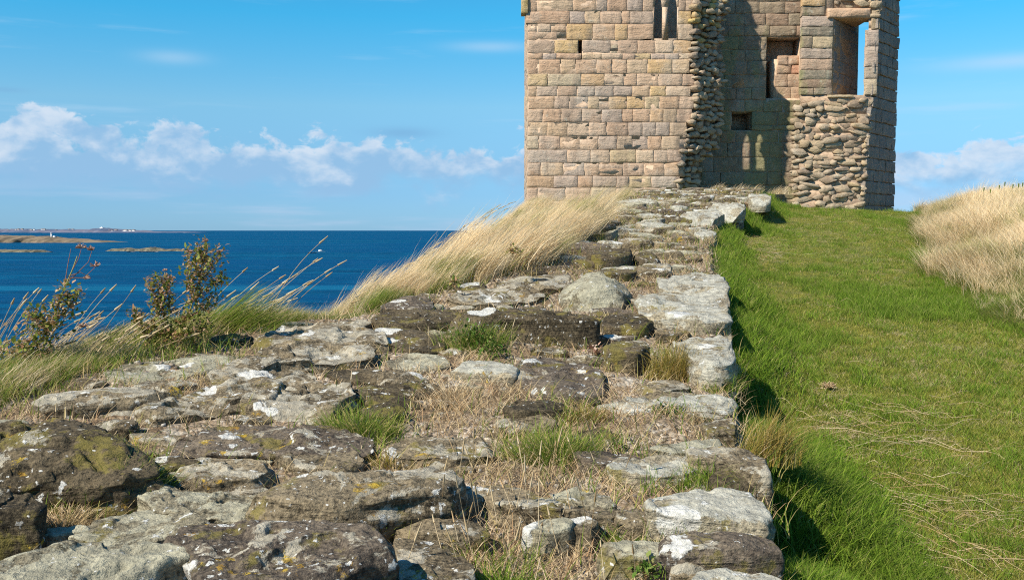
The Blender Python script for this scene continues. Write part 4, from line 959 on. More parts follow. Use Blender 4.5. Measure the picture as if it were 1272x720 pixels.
def scatter(name, variants, pts, rotz, scl, idx, label, tilt=None):
    """instances of the clump meshes on points: only for grass nobody could count"""
    coll = bpy.data.collections.new(name+'_source')
    for k, v_ in enumerate(variants): v_.name = '%s_clump_%02d' % (name, k); coll.objects.link(v_)
    me = bpy.data.meshes.new(name); me.vertices.add(len(pts)); me.vertices.foreach_set('co', np.asarray(pts, np.float32).ravel())
    rot = np.zeros((len(pts), 3), np.float32); rot[:, 2] = rotz
    if tilt is not None: rot[:, 0] = tilt
    a = me.attributes.new('rot', 'FLOAT_VECTOR', 'POINT'); a.data.foreach_set('vector', rot.ravel())
    a = me.attributes.new('scl', 'FLOAT', 'POINT'); a.data.foreach_set('value', np.asarray(scl, np.float32))
    a = me.attributes.new('idx', 'INT', 'POINT'); a.data.foreach_set('value', np.asarray(idx, np.int32))
    o = link(me, name); tag(o, label, kind='stuff')
    ng = bpy.data.node_groups.new(name, 'GeometryNodeTree'); ng.interface.new_socket('Geometry', in_out='INPUT', socket_type='NodeSocketGeometry'); ng.interface.new_socket('Geometry', in_out='OUTPUT', socket_type='NodeSocketGeometry')
    n = NT(ng); gi = n.n('NodeGroupInput'); go = n.n('NodeGroupOutput')
    ci = n.n('GeometryNodeCollectionInfo'); ci.inputs['Collection'].default_value = coll; ci.inputs['Separate Children'].default_value = True; ci.inputs['Reset Children'].default_value = True
    def na(nm, dt): q = n.n('GeometryNodeInputNamedAttribute', data_type=dt); q.inputs['Name'].default_value = nm; return next(s for s in q.outputs if s.enabled and s.name == 'Attribute')
    ip = n.n('GeometryNodeInstanceOnPoints', {'Points': gi.outputs[0], 'Instance': ci.outputs[0], 'Pick Instance': True, 'Instance Index': na('idx', 'INT'), 'Scale': na('scl', 'FLOAT')})
    e2r = n.n('FunctionNodeEulerToRotation', {0: na('rot', 'FLOAT_VECTOR')}); ng.links.new(e2r.outputs[0], ip.inputs['Rotation'])
    ng.links.new(ip.outputs[0], go.inputs[0])
    md = o.modifiers.new('scatter', 'NODES'); md.node_group = ng
    return o
def in_view(x, y, m=.06): return (y > .5) & (np.abs(x) < (.5205+m)*y+.25)
# --- lawn
lv = [clump('c', 34, .055, .014, .038, .0030, (.5, 1.2), M_LAWN) for _ in range(5)]+[clump('c', 40, .06, .03, .085, .0038, (.3, 1.1), M_LUSH) for _ in range(4)]
lv += [clump('c', 18, .06, .02, .05, .0026, (.8, 1.3), M_STRAW) for _ in range(2)]
NL = 250000
yy = 2.0+24*RNG.random(NL)**1.25; xx = (RNG.random(NL)*1.02-.02)*(.9*yy+1.6)
d = xx-xr(yy); dr = xb(yy)-xx
ok = (d > .015) & in_view(xx, yy, .36) & (dr > -1.4) & ~((yy > TY-.1) & (xx < 9.2)) & (yy < 25.8)
ok &= RNG.random(NL) < np.clip(4.5/yy, .25, 1)*1.3+.0
xx, yy, d, dr = xx[ok], yy[ok], d[ok], dr[ok]
nz = fbm(xx*.9, yy*.55, octv=4, seed=51); r = RNG.random(len(xx))
lush = (r < sstep(.62-d+.6*nz, 0, .6)*.92) | (r < sstep(.4-dr+.6*nz, 0, .6)*.6) | (r < .06+.5*sstep(nz, .2, .5))
idx = np.where(lush, 5+RNG.integers(0, 4, len(xx)), RNG.integers(0, 5, len(xx)))
idx = np.where(RNG.random(len(xx)) < .05+.16*sstep(-fbm(xx*2.3, yy*1.6, octv=3, seed=58), .0, .4), 9+RNG.integers(0, 2, len(xx)), idx)
order = np.stack([xx, yy, terrain_z(xx, yy)], 1); scl = (.75+.5*RNG.random(len(xx)))*(1+.055*np.maximum(yy-4, 0))*np.where(lush & (d < .5), 1.25, 1.0)*np.where(yy > 9, .8, 1)
scatter('lawn_grass', lv, order, RNG.random(len(xx))*6.28, scl, idx, 'green lawn with yellowed patches beside the wall')
# --- left bank, wind-blown bleached grass leaning to the right
wind = math.radians(12)
lb = [clump('c', 40, .10, .20, .46, .0042, (.5, 1.05), M_STRAWG, 4, wind, .42) for _ in range(5)]+[clump('c', 30, .10, .16, .36, .0042, (.4, 1.0), M_STRAW, 4, wind, .4)]+[clump('c', 40, .10, .14, .32, .0045, (.5, 1.0), M_TUFT, 4, wind, .35) for _ in range(2)]+[clump('c', 9, .14, .38, .58, .0036, (.45, .8), M_STRAW, 6, wind, .3)]
NB = 26000
yy = 5.9+17.6*RNG.random(NB)**1.1; a, c = xl(yy), cx(yy); xx = c-1.6+(a-c+1.6+.10)*RNG.random(NB)
ok = in_view(xx, yy, .2) & (xx < a+.05-.12*(yy < 8)) & (yy > 6.55) & (xx < a-.05-.45*sstep(yy, 12, 19)) & (fbm(xx*2.6, yy*1.3, octv=2, seed=62) > -.36) & (RNG.random(NB) < np.clip(9/yy, .45, 1))
xx, yy = xx[ok], yy[ok]; nz = fbm(xx*1.2, yy*.7, octv=3, seed=61)
gr = (fbm(xx*1.6+yy*.5, yy*.6, octv=3, seed=66) > .12) & (RNG.random(len(xx)) < .75); idx = np.where(gr | (RNG.random(len(xx)) < .10), 6+RNG.integers(0, 2, len(xx)), RNG.integers(0, 6, len(xx))); idx = np.where(RNG.random(len(xx)) < .10, 8, idx)
turn = .5*fbm(xx*.9, yy*.9, octv=2, seed=63)
scl = (.6+.65*RNG.random(len(xx)))*(.55+.45*sstep(yy, 6.5, 9.5))*(1+.012*yy)*np.clip(1+.9*fbm(xx*1.7, yy*1.1, octv=2, seed=64), .5, 1.4)*(1-.38*sstep(yy, 12, 19))
scatter('bank_grass', lb, np.stack([xx, yy, terrain_z(xx, yy)], 1), RNG.normal(0, .3, len(xx))+turn, scl, idx, 'bleached wind blown grass on the bank left of the wall')
# --- grass fringe between the near wall and the drop
nf = [clump('c', 60, .10, .07, .17, .0038, (.3, 1.0), M_TUFT, 4, .3, 1.2) for _ in range(4)]+[clump('c', 50, .10, .08, .2, .0038, (.5, 1.1), M_STRAW, 4, .3, .8) for _ in range(2)]
yy = 2.6+3.7*RNG.random(3600); a, c = xl(yy), cx(yy); xx = c-1.0+(a-c+1.08)*RNG.random(3600)
ok = in_view(xx, yy, .3); xx, yy = xx[ok], yy[ok]
scatter('fringe_grass', nf, np.stack([xx, yy, terrain_z(xx, yy)], 1), RNG.normal(0, .5, len(xx)), .5+.5*RNG.random(len(xx)), np.where(RNG.random(len(xx)) < .22, 4+RNG.integers(0, 2, len(xx)), RNG.integers(0, 4, len(xx))), 'ragged green and straw grass along the seaward edge at the left')
# --- right bank
rb = [clump('c', 40, .10, .22, .44, .0042, (.3, .9), M_STRAWG, 4, math.radians(50), .8) for _ in range(4)]+[clump('c', 40, .10, .22, .42, .0040, (.4, 1.05), M_STRAWG, 4, math.radians(215), .9) for _ in range(4)]+[clump('c', 40, .10, .15, .30, .0045, (.5, 1.1), M_TUFT, 4, math.radians(200), .8) for _ in range(2)]+[clump('c', 10, .14, .3, .55, .0036, (.3, .8), M_STRAW, 5, .8, .9), clump('c', 36, .12, .18, .38, .0042, (.5, 1.1), M_STRAW, 4, .8, 1.4)]
NR = 52000
yy = 4.0+24*RNG.random(NR); xx = xb(yy)+7.5*RNG.random(NR)**1.3-.35
nz = fbm(xx*.9, yy*.6, octv=3, seed=71); t = xx-xb(yy)+.5*nz
ok = in_view(xx, yy, .40) & (t > .0) & (yy > 5.0) & (RNG.random(NR) < np.clip(9/yy, .4, 1))
xx, yy, t, nz = xx[ok], yy[ok], t[ok], nz[ok]
near = yy+.0*xx; green = (RNG.random(len(xx)) < np.clip((11.0-near)/3.0, .05, .9)) | (RNG.random(len(xx)) < sstep(-t, -.35, 0)*.6) | (nz > .42)
edge_ = t < .9
idx = np.where(green, 8+RNG.integers(0, 2, len(xx)), np.where(edge_ & (RNG.random(len(xx)) < .6), 4+RNG.integers(0, 4, len(xx)), RNG.integers(0, 4, len(xx))))
idx = np.where(~green & (RNG.random(len(xx)) < .26), 10+RNG.integers(0, 2, len(xx)), idx)
scl = .9*(.7+.5*RNG.random(len(xx)))*(.7+.35*sstep(t, 0, 1.2))*np.where(yy < 9.5, .75, 1.0)*(1+.01*yy)*np.clip(1+.8*fbm(xx*1.6, yy*1.2, octv=2, seed=74), .55, 1.35)
scatter('tall_dry_grass', rb, np.stack([xx, yy, terrain_z(xx, yy)], 1), RNG.normal(0, .35, len(xx))+.7*fbm(xx*.8, yy*.8, octv=2, seed=75), scl, idx, 'tall straw coloured grass on the bank at the right edge')
# --- dead grass litter and short turf on the wall top
def free_of_stones(x, y, grow=1.0):
    f = np.ones(len(x), bool)
    for p in STONES:
        c = p.mean(0); q = c+(p-c)*grow
        bb = (x > q[:, 0].min()) & (x < q[:, 0].max()) & (y > q[:, 1].min()) & (y < q[:, 1].max())
        if bb.any(): ii = np.where(bb)[0]; f[ii[inside(q, x[ii], y[ii])]] = False
    return f
NM = 230000
yy = 1.9+20*RNG.random(NM)**1.7; xx = xl(yy)+(xr(yy)-xl(yy))*RNG.random(NM)
# where the photograph shows matted litter: survey spots (u, v, radius px, amount)
SPOTS = [(600, 510, 75, 1), (540, 520, 50, 1), (640, 585, 60, 1), (700, 590, 60, 1), (520, 470, 40, .9), (590, 460, 40, .5), (620, 680, 60, 1), (700, 690, 70, 1), (560, 640, 40, .9), (820, 520, 60, .9), (860, 530, 50, .8), (880, 300, 18, .8),
         (80, 640, 45, .9), (60, 660, 40, .8), (130, 600, 35, .7), (235, 490, 30, .8), (540, 430, 26, .9), (470, 430, 20, .5), (600, 600, 30, .8), (760, 600, 45, .8), (800, 700, 60, .8), (400, 640, 40, .6), (880, 560, 40, .6), (720, 650, 60, .6), (250, 600, 20, .3),
         (830, 290, 25, .4), (700, 400, 20, .2), (860, 680, 50, .5), (900, 480, 20, .5), (360, 500, 26, .3), (690, 530, 50, .7), (760, 540, 45, .7), (100, 510, 25, .7), (790, 250, 40, .3), (900, 240, 30, .6)]
mask = np.full(NM, .17)
for u, v, rp, am in SPOTS:
    c = G(u, v, -.05); e1 = G(u+rp, v, -.05)[0]-c[0]; e2 = max(abs(G(u, v-rp*.42, -.05)[1]-c[1]), .05)
    mask = np.maximum(mask, am*np.exp(-(((xx-c[0])/e1)**2+((yy-c[1])/e2)**2)*.9))
mask = mask*(1+.9*fbm(xx*5, yy*5, octv=3, seed=81))
ok = (RNG.random(NM) < mask) & in_view(xx, yy) & (RNG.random(NM) < np.clip(4.5/yy, .3, 1)); xx, yy = xx[ok], yy[ok]
ok = free_of_stones(xx, yy, .93); xx, yy = xx[ok], yy[ok]; n = len(xx)
V1, T1, A1 = blades(np.stack([xx, yy, core_h(xx, yy)-.004+.012*RNG.random(n)], 1), (.035+.06*RNG.random(n))*(1+.03*yy), .0026*(1+.07*yy), unit(RNG.random(n)*6.28), .7+.6*RNG.random(n), RNG.random(n), 3, 1.2)
tag(link(mesh_np('dead_grass_litter', V1, T1, attr=A1), 'dead_grass_litter', M_MAT), 'matted tan dead grass between the wall stones', kind='stuff')
# --- thin live fringe
NM = 170000
yy = 1.9+20*RNG.random(NM)**1.7; xx = xl(yy)-.25+(xr(yy)-xl(yy)+.3)*RNG.random(NM)
GSP = [(680, 545, 60, 1), (760, 560, 45, .7), (470, 535, 50, .9), (430, 525, 45, 1), (840, 455, 30, .7), (900, 470, 26, .8), (860, 600, 60, 1), (930, 590, 40, .9), (620, 700, 50, .9), (780, 655, 35, 1), (880, 655, 60, .9), (880, 690, 60, .9),
       (470, 640, 50, .9), (560, 625, 30, .5), (120, 590, 60, 1), (80, 640, 35, .6), (600, 430, 40, .5), (60, 480, 70, 1), (110, 470, 60, 1), (200, 455, 60, .9), (10, 495, 50, 1), (260, 458, 40, .6), (700, 520, 30, .6), (850, 515, 45, .6), (620, 470, 35, .5), (640, 700, 60, .7), (480, 565, 30, .7), (700, 600, 40, .4), (950, 650, 30, .8), (860, 700, 60, .6), (730, 640, 40, .4)]
mask = np.full(NM, .03)
for u, v, rp, am in GSP:
    c = G(u, v, -.05); e1 = G(u+rp, v, -.05)[0]-c[0]; e2 = max(abs(G(u, v-rp*.35, -.05)[1]-c[1]), .05)
    mask = np.maximum(mask, am*np.exp(-(((xx-c[0])/e1)**2+((yy-c[1])/e2)**2)))
mask = mask*(1+1.0*fbm(xx*6, yy*6, octv=3, seed=91))
ok = (RNG.random(NM) < mask) & in_view(xx, yy); xx, yy = xx[ok], yy[ok]; ok = free_of_stones(xx, yy, .92); xx, yy = xx[ok], yy[ok]; n = len(xx)
zc = np.where(xx < xl(yy), terrain_z(xx, yy), core_h(xx, yy))
V1, T1, A1 = blades(np.stack([xx, yy, zc-.005], 1), (.045+.075*RNG.random(n))*(1+.03*yy), .0032*(1+.06*yy), unit(RNG.normal(.3, 1.6, n)), .2+.8*RNG.random(n), RNG.random(n), 3, 1.6)
tag(link(mesh_np('wall_top_turf', V1, T1, attr=A1), 'wall_top_turf', M_TUFT), 'sparse green turf growing in the joints of the wall', kind='stuff')

# ------------------------------------------------------------------ single tufts and weeds
def tuft(u, v, rpx, hpx, mat, label, n=420, lean=(.2, .9), dirn=None, spread=.8, name='grass_tuft', h=-.05, y=None, w=.0034, K=4, flat=.5, straw=0):
    c = G(u, v, h) if y is None else P(u, v, y); s = c[1]/F; rad = rpx*s; hh = hpx*s
    a = RNG.random(n)*6.283; r = RNG.random(n)**.8*(1+.25*np.sin(a*3+u)); bx_ = c[0]+rad*r*np.cos(a); by_ = c[1]+rad*flat*r*np.sin(a)
    if y is None: bz = np.maximum(np.where(bx_ < xl(by_), terrain_z(bx_, by_), core_h(bx_, by_)), c[2]-.12)
    else: bz = np.full(n, c[2])
    dd = unit(a+RNG.normal(0, .5, n)) if dirn is None else unit(dirn+RNG.normal(0, spread, n))
    V_, T_, A_ = blades(np.stack([bx_, by_, bz-.01], 1), hh*(.3+.8*RNG.random(n)**1.3)*(1-.35*np.minimum(r, 1)), w*(.6+.8*RNG.random(n)), dd, np.minimum(lean[0]+(lean[1]+.25-lean[0])*RNG.random(n), 1.3), RNG.random(n), K)
    o = child(mesh_np(name, V_, T_, attr=A_), name, mat, None); return tag(o, label, 'grass tuft')
tuft(150, 618, 56, 82, M_TUFT, 'large green and straw tuft in front of the domed boulder', 1500, (.2, .8), .2, 1.2)
tuft(80, 652, 40, 44, M_MAT, 'dry tuft between the boulder and the black sided stone', 500, (.4, 1.1))
tuft(838, 472, 42, 62, M_OCHRE, 'rusty ochre tuft beside the pale square ended block', 1100, (.1, .7), .2, 1.6)
tuft(893, 486, 26, 34, M_TUFT, 'yellow green tuft hanging over the right edge below the pale block', 500, (.5, 1.1), .0, 1.0)
tuft(445, 545, 55, 52, M_TUFT, 'low green gold tuft in the hollow left of the litter', 1300, (.3, .9))
tuft(690, 572, 60, 52, M_TUFT, 'dark green tuft in the dead grass right of centre', 1700, (.3, .9))
tuft(728, 530, 30, 38, M_OCHRE, 'small ochre tuft behind the dark green tuft', 350, (.2, .8))
tuft(480, 658, 58, 48, M_TUFT, 'green tuft at the foot of the broad grey stone', 800, (.2, .9))
tuft(952, 602, 40, 88, M_OCHRE, 'tall coarse tuft at the right edge of the wall above the lawn', 700, (.2, .8), .3, .9, h=-.15)
tuft(885, 602, 56, 44, M_LUSH, 'bright green tuft behind the thick pale slab', 600, (.4, 1.0))
tuft(780, 668, 36, 36, M_LUSH, 'bright low tuft below the small grey blocks', 500, (.4, 1.0))
tuft(625, 722, 50, 52, M_LUSH, 'green tuft at the bottom edge beside the flat stone', 500, (.2, .8))
tuft(880, 700, 45, 24, M_LUSH, 'green fringe on the brown slab at the right edge', 500, (.3, .9))
tuft(480, 578, 26, 26, M_OCHRE, 'small golden tuft on the brown slab', 300, (.2, .8))
tuft(560, 500, 40, 34, M_STRAW, 'pale straw tuft above the litter in mid wall', 500, (.5, 1.1))
tuft(880, 300, 15, 22, M_OCHRE, 'rusty tuft by the lower pale step of the wall', 300, (.2, .9), y=11.5)
tuft(870, 262, 12, 15, M_OCHRE, 'ochre tuft on the pale step below the tower', 260, (.2, .9), y=17)
tuft(590, 440, 44, 52, M_TUFT, 'green grassy patch under the long dark stone', 700, (.2, .8))
tuft(100, 505, 40, 28, M_OCHRE, 'ochre grass on the long slab behind the domed boulder', 400, (.3, .9))
# wind-laid green tussock and brown scrub at the seaward edge
tuft(262, 444, 74, 112, M_TUFT, 'thick green tussock combed to the right by the wind', 3600, (.6, .85), .12, .2, name='grass_tussock', y=5.9, w=.005, K=6, flat=.3)
tuft(190, 470, 70, 50, M_TUFT, 'green grass round the foot of the leafy weeds', 900, (.3, 1.0), .2, .6, y=5.3, w=.004)
tuft(350, 402, 46, 34, M_MAT, 'tangled reddish brown scrub behind the mossy flat stone', 1600, (.5, 1.2), .5, 1.4, name='brown_scrub', y=6.6, w=.005, K=4)
for k, (u, yb) in enumerate(((890, 22.4), (918, 22.3), (935, 22.4), (968, 22.6))):
    tuft(u, 238+k, 14, 17, M_STRAW, ['straw tuft at the left under the lit lancet patches', 'straw tuft below the lit lancet patches', 'straw tuft in the shadow right of the lit patches', 'rusty tuft at the shadow edge by the tower foot'][k], 260, (.6, 1.1), .4, .4, y=yb, w=.007)

tuft(70, 468, 60, 90, M_STRAW, 'feathery straw coloured grass round the tallest dry weed', 700, (.5, .9), .15, .3, y=5.05, w=.003, K=5)
tuft(210, 452, 40, 60, M_OCHRE, 'ochre grass between the two bushy weeds', 500, (.4, .9), .2, .5, y=5.45, w=.004)
# tall wind-bent seed stalks (base px, tip px, bend)
def stalks(specs, name, label, mat, w=.0035):
    mb = MB()
    for (u0, v0, u1, v1, y, sag) in specs:
        a, b_ = P(u0, v0, y), P(u1, v1, y+random.uniform(-.15, .3)); n = 9; pts = []
        for i in range(n):
            t = i/(n-1); q = a+(b_-a)*t; q[2] += sag*math.sin(t*math.pi)*np.linalg.norm(b_-a); pts.append(q)
        mb.tube(pts, w*.55, w*.3, 4, a=random.random())
        d_ = (pts[-1]-pts[-2])/np.linalg.norm(pts[-1]-pts[-2]); L = random.uniform(.03, .06)*max(1, y/5)
        mb.tube([pts[-1]-d_*L, pts[-1]-d_*L*.5, pts[-1]], w*1.5, w*.6, 5, a=random.random())
    return tag(link(mb.mesh(name), name, mat), label, kind='stuff')
sp_ = []
rr = random.Random(12)
for k in range(120):      # left foreground sweep
    u0 = rr.uniform(-60, 150); v0 = 480-.12*u0+rr.uniform(-5, 12); L = rr.uniform(50, 150); an = math.radians(rr.gauss(44, 9))
    sp_.append((u0, v0, u0+L*math.cos(an), v0-L*math.sin(an), rr.uniform(5.0, 5.8), rr.uniform(.03, .13)))
for k in range(34):
    u0 = rr.uniform(190, 330); v0 = 445-.25*(u0-190); L = rr.uniform(60, 150); an = math.radians(rr.gauss(40, 6))
    sp_.append((u0, v0, u0+L*math.cos(an), v0-L*math.sin(an), rr.uniform(5.9, 6.4), rr.uniform(.02, .10)))
sp_ += [(60, 470, 145, 353, 5.1, .07), (95, 465, 169, 354, 5.1, .02), (-20, 460, 18, 370, 5.1, .03), (20, 460, 37, 387, 5.1, .02), (215, 440, 308, 332, 6, .06), (330, 420, 413, 338, 6.4, .06), (250, 440, 322, 350, 6, .06), (150, 470, 205, 400, 5.3, .03)]
for k in range(46):       # along the crest of the bank
    t = rr.random(); u0 = 420+t*200; v0 = 392-128*t**.92+rr.uniform(-2, 6); L = rr.uniform(18, 44); an = math.radians(rr.gauss(36, 8)); sp_.append((u0, v0, u0+L*math.cos(an), v0-L*math.sin(an), 6.6+t*7.5, .08))
stalks(sp_, 'seed_stalks', 'tall pale seed stalks bending right over the sea', M_STRAW, .0045)
sp2 = [(590, 655, 618, 545, 3.2, .0), (585, 690, 566, 590, 3.0, .01), (640, 712, 648, 650, 2.9, 0), (676, 718, 686, 672, 2.8, 0), (720, 690, 757, 625, 3.1, 0), (560, 720, 540, 660, 2.8, .02), (606, 716, 590, 600, 2.9, .01), (760, 700, 758, 620, 3.0, 0), (390, 722, 400, 680, 2.6, 0), (535, 710, 527, 636, 2.9, 0),
       (65, 590, 70, 500, 3.6, .01), (80, 585, 82, 505, 3.6, .01), (20, 700, 22, 640, 2.9, 0), (50, 620, 105, 545, 3.5, .02), (430, 555, 437, 460, 4.2, .01), (535, 505, 532, 405, 5, 0), (610, 450, 630, 400, 5.4, 0), (625, 450, 640, 395, 5.4, 0), (570, 505, 545, 425, 4.8, .01), (445, 560, 455, 520, 4, 0),
       (700, 720, 712, 690, 2.7, 0), (850, 700, 885, 670, 2.9, .1), (590, 590, 640, 562, 3.8, .02), (830, 600, 900, 590, 3.6, .03), (600, 640, 575, 600, 3.2, .0), (735, 560, 800, 540, 4.0, .02)]
for k in range(60):
    u = rr.gauss(640, 70); v = rr.uniform(560, 725); sp2.append((u, v, u+rr.uniform(-16, 18), v-rr.uniform(20, 62), G(u, v)[1], rr.uniform(-.02, .03)))
stalks(sp2, 'dry_stalks', 'thin upright dead stalks on the wall top', M_STRAW, .0022)
# long straw lying on the lawn
mb = MB()
for k in range(300):
    if k < 100: u, v = rr.gauss(1085, 90), rr.gauss(540, 22); an = rr.gauss(-.16, .3)
    elif k < 180: u, v = rr.uniform(980, 1270), rr.uniform(600, 712); an = rr.gauss(-.5, .4)
    elif k < 200: u, v = rr.uniform(960, 1250), rr.uniform(600, 712); an = rr.gauss(-.45, .22)
    elif k < 290: u, v = rr.gauss(950, 25), rr.gauss(312, 12); an = rr.gauss(-.25, .2)
    else: u, v = rr.uniform(930, 1260), rr.uniform(340, 600); an = rr.gauss(-.2, .5)
    c = G(u, v, 0, -1.509); L = rr.uniform(.08, .62)*rr.random()**.4
    ctr = np.array([c[0], c[1]]); dd = np.array([math.cos(an*1.2), math.sin(an*1.2)*1.3]); pts = []; cv_ = rr.uniform(-.12, .12)
    for i in range(7):
        t = i/6-.5; x, y = ctr+dd*L*t+np.array([-dd[1], dd[0]])*cv_*L*(t*t*4); zg = float(terrain_z(np.array(x), np.array(y)))
        pts.append((x, y, zg+.024+.014*math.sin(i*1.3+k)))
    if pts[0][0] < float(xr(pts[0][1]))+.05: continue
    wj = rr.uniform(.0008, .0019); mb.tube(pts, wj, wj*.5, 4, a=rr.random())
tag(link(mb.mesh('lying_straw'), 'lying_straw', M_STRAW), 'long pale straw stalks lying flat across the lawn', kind='stuff')

# ------------------------------------------------------------------ weeds
def leaf_cloud(mb, pts, n, size, spread, rng):
    pts = np.asarray(pts); idx = rng.integers(0, len(pts), n)
    c = pts[idx]+rng.normal(0, 1, (n, 3))*np.array(spread)
    for q in c:
        a = rng.random()*6.283; e = rng.normal(.35, .5); L = size*(.5+.9*rng.random()); dd = np.array([math.cos(a)*math.cos(e), math.sin(a)*math.cos(e), math.sin(e)])
        s_ = np.cross(dd, (0.1, .2, 1)); s_ /= np.linalg.norm(s_)+1e-9; u_ = np.cross(s_, dd)
        V_ = [q, q+dd*L*.4+s_*L*.26+u_*L*.06, q+dd*L*.8+s_*L*.14, q+dd*L, q+dd*L*.8-s_*L*.14, q+dd*L*.4-s_*L*.26+u_*L*.06, q+dd*L*.45]
        mb.add(V_, T=[(0, 6, 1), (1, 6, 2), (2, 6, 3), (3, 6, 4), (4, 6, 5), (5, 6, 0)], a=rng.random())
def weed(stem_px, y, branches, leaf_from, leaf_to, nleaf, heads, label, r0=.006, leafw=.03, leafs=.035, lmat=M_LEAF):
    b0 = P(*stem_px[0], y); root = empty('leafy_weed', tuple(b0)); tag(root, label, 'wild plant')
    def curve(px): 
        pts = [P(u, v, y+.02*i) for i, (u, v) in enumerate(px)]; out = []
        for a, b_ in zip(pts[:-1], pts[1:]): out += [a+(b_-a)*t for t in (0, .33, .66)]
        return out+[pts[-1]]
    mb = MB(); sc = curve(stem_px); mb.tube(sc, r0, r0*.4, 6, a=.1); brs = []
    for br in branches: q = curve(br); brs.append(q); mb.tube(q, r0*.4, r0*.2, 5, a=rr.uniform(.5, 1))
    child(mb.mesh('stem'), 'stem', M_STEM, root)
    rng = np.random.default_rng(int(stem_px[0][0])+3); lp = [q for q in sc if leaf_from >= (286-q[2]/q[1]*F) >= leaf_to]
    for q in brs: lp += [p_ for p_ in q if (286-p_[2]/p_[1]*F) >= leaf_to]
    mb = MB(); leaf_cloud(mb, lp, nleaf, leafs, (leafw, leafw, leafw*.9), rng); o = child(mb.mesh('foliage'), 'foliage', lmat, root); o['kind'] = 'stuff'
    for (u, v, rp) in heads:
        c = P(u, v, y); mb = MB(); rad = rp*y/F
        for k in range(26):
            d_ = rng.normal(0, 1, 3); d_[2] = abs(d_[2])*.8; d_ /= np.linalg.norm(d_); mb.tube([c+d_*rad*.15, c+d_*rad*.7, c+d_*rad*(.9+.3*rng.random())], .0016, .0026, 4, a=rng.random())
        child(mb.mesh('seed_head'), 'seed_head', M_HEAD, root)
weed([(38, 480), (58, 420), (74, 372), (90, 335), (96, 318)], 4.9, [[(90, 335), (98, 320), (101, 309)], [(84, 350), (100, 335), (110, 325), (114, 312)], [(86, 345), (104, 345), (118, 332)], [(80, 356), (84, 330), (88, 309)], [(70, 380), (84, 372), (98, 363)], [(88, 342), (100, 338), (110, 343)], [(60, 410), (46, 396), (40, 385)], [(62, 402), (80, 392), (88, 378)]],
     480, 350, 760, [(101, 308, 6), (113, 311, 6), (119, 331, 7), (108, 346, 4), (99, 362, 4), (103, 406, 6)], 'tall dry weed with reddish branching top leaning right at the far left', leafw=.022, leafs=.03)
weed([(176, 456), (186, 420), (196, 385), (203, 358), (205, 338)], 5.3, [[(190, 410), (210, 392), (213, 372)], [(186, 420), (172, 400), (168, 388)], [(195, 390), (206, 370), (211, 350)], [(196, 380), (190, 360), (190, 348)], [(184, 430), (204, 418), (212, 408)]], 460, 338, 2000, [(205, 336, 3), (211, 345, 3)], 'shorter bushy brown green weed leaning right, left of the tallest weed', leafw=.019, leafs=.026)
weed([(196, 462), (215, 420), (236, 385), (248, 345), (255, 300)], 5.3, [[(240, 375), (262, 355), (276, 345)], [(246, 350), (262, 330), (272, 314)], [(242, 365), (234, 345), (235, 316)], [(225, 400), (250, 385), (268, 372)], [(216, 420), (240, 412), (256, 404)], [(248, 340), (246, 322), (252, 306)], [(205, 440), (228, 432), (244, 424)]], 470, 300, 2900, [(255, 300, 4), (235, 313, 4), (272, 313, 3)], 'tallest bushy weed with small leaves standing against the sea', leafw=.022, leafs=.026)
weed([(10, 492), (22, 460), (34, 430), (44, 402)], 4.9, [[(20, 465), (40, 450), (52, 440)], [(22, 460), (6, 448), (0, 436)], [(30, 440), (48, 425), (56, 415)]], 495, 395, 1300, [], 'low bushy weed in the grass at the left edge', leafw=.05, leafs=.032)
def rosette(u, v, rp, label, n=60, h=-.04, y=None, mat=M_GLEAF, size=.035):
    c = G(u, v, h) if y is None else P(u, v, y); rng = np.random.default_rng(int(u)); mb = MB(); s = rp*c[1]/F; root = empty('small_weed', tuple(c)); tag(root, label, 'wild plant'); ms = MB()
    for k in range(5): a_ = k*1.3; ms.tube([c+np.array((0, 0, -.02)), c+np.array((math.cos(a_)*s*.3, math.sin(a_)*s*.3, s*.35)), c+np.array((math.cos(a_)*s*.7, math.sin(a_)*s*.6, s*.6))], .0025, .0012, 4)
    child(ms.mesh('stem'), 'stem', M_STEM, root)
    leaf_cloud(mb, [c+np.array((0, 0, .0)), c+np.array((0, 0, s*.4))], n, size, (s*.5, s*.4, s*.25), rng); o = child(mb.mesh('leaves'), 'leaves', mat, root); o['kind'] = 'stuff'
rosette(588, 425, 26, 'leafy green weed under the long dark stone', 380, .02, size=.026)
rosette(612, 440, 20, 'smaller green weed right of the leafy one below the long dark stone', 220, 0, size=.024)
rosette(828, 516, 18, 'green weed spreading on the dry turf near the right edge', 140, size=.02)
rosette(703, 522, 14, 'low green weed beside the dark block', 90, size=.02)
rosette(768, 556, 12, 'small dark green weed in the dead grass', 60, size=.018)
rosette(802, 711, 18, 'bright green weed at the bottom edge of the picture', 110, size=.02)
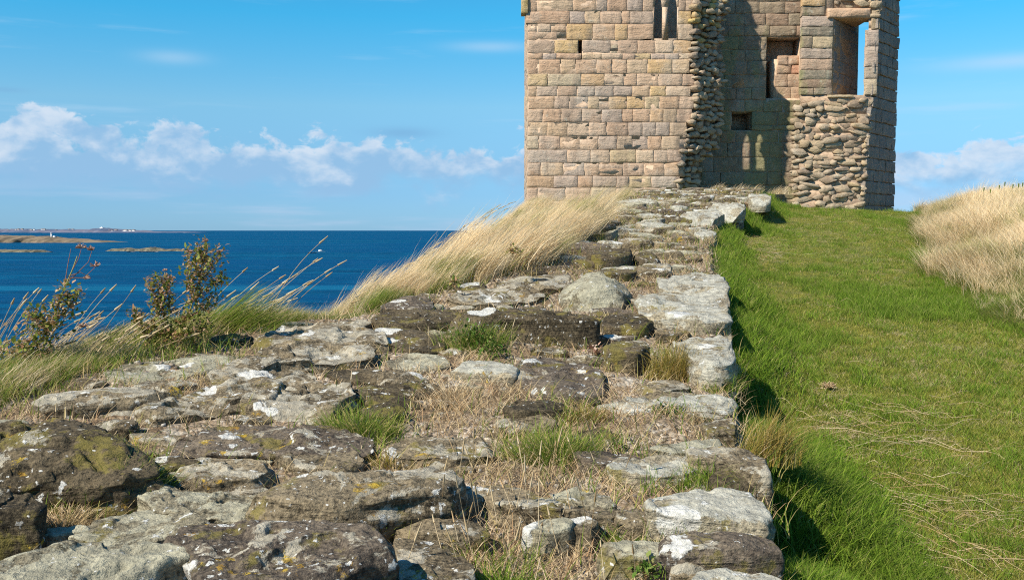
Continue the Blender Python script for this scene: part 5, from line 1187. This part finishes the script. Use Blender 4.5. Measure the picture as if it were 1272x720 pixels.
rosette(741, 437, 10, 'tiny reddish weed left of the dark wedge shaped block', 50, .0, mat=M_HEAD, size=.025)
rosette(637, 313, 9, 'dark leafy weed poking from the bleached bank grass', 60, y=7.6, mat=M_LEAF, size=.04)
rosette(563, 352, 8, 'small dark weed low in the bleached bank grass', 40, y=7.0, mat=M_LEAF, size=.035)
# dried seed head dropped on the lawn
c = G(1029, 480, .03, -1.509); sh = empty('dried_flower_head', tuple(c)); tag(sh, 'fluffy pale tan dried flower head lying on the lawn', 'dried flower')
mb = MB(); rng = np.random.default_rng(3)
for k in range(150):
    d_ = rng.normal(0, 1, 3); d_[2] = abs(d_[2])*.6; d_ /= np.linalg.norm(d_); q = c+rng.normal(0, .012, 3)*np.array((1, 1, .3)); mb.tube([q, q+d_*.02, q+d_*.035+np.array((0, 0, -.004))], .0012, .0022, 4, a=rng.random())
child(mb.mesh('florets'), 'florets', M_MAT, sh)
mb = MB(); mb.tube([c+np.array((-.01, 0, -.01)), c+np.array((-.08, .04, -.012)), c+np.array((-.17, .06, -.02))], .003, .002, 5, a=.5); child(mb.mesh('stalk'), 'stalk', M_STRAW, sh)
# dark seed heads over the right bank
mb = []
for k, (u, v0, v1) in enumerate(((1241, 252, 233), (1248, 250, 229), (1258, 252, 232), (1265, 252, 231), (1230, 250, 238), (1222, 250, 236), (1270, 250, 230))):
    r_ = empty('dark_seed_stalk', tuple(P(u-2, v0, 14))); tag(r_, 'dark seed stalk rising above the dry grass at the right edge', 'wild plant', 'dark seed stalks above the right bank')
    lx = (k*37 % 7-3)*.7; m1 = MB(); m1.tube([P(u-2-lx, v0+6, 14), P(u-.6-lx*.4, (v0+v1)/2, 14), P(u, v1, 14)], .0035, .002, 4, a=.3); child(m1.mesh('stem'), 'stem', M_STRAW, r_)
    m1 = MB(); m1.tube([P(u, v1+2, 14), P(u+.2, v1-.4, 14), P(u+.6, v1-3, 14)], .005, .009, 6, a=.05); child(m1.mesh('seed_head'), 'seed_head', M_LEAF, r_)
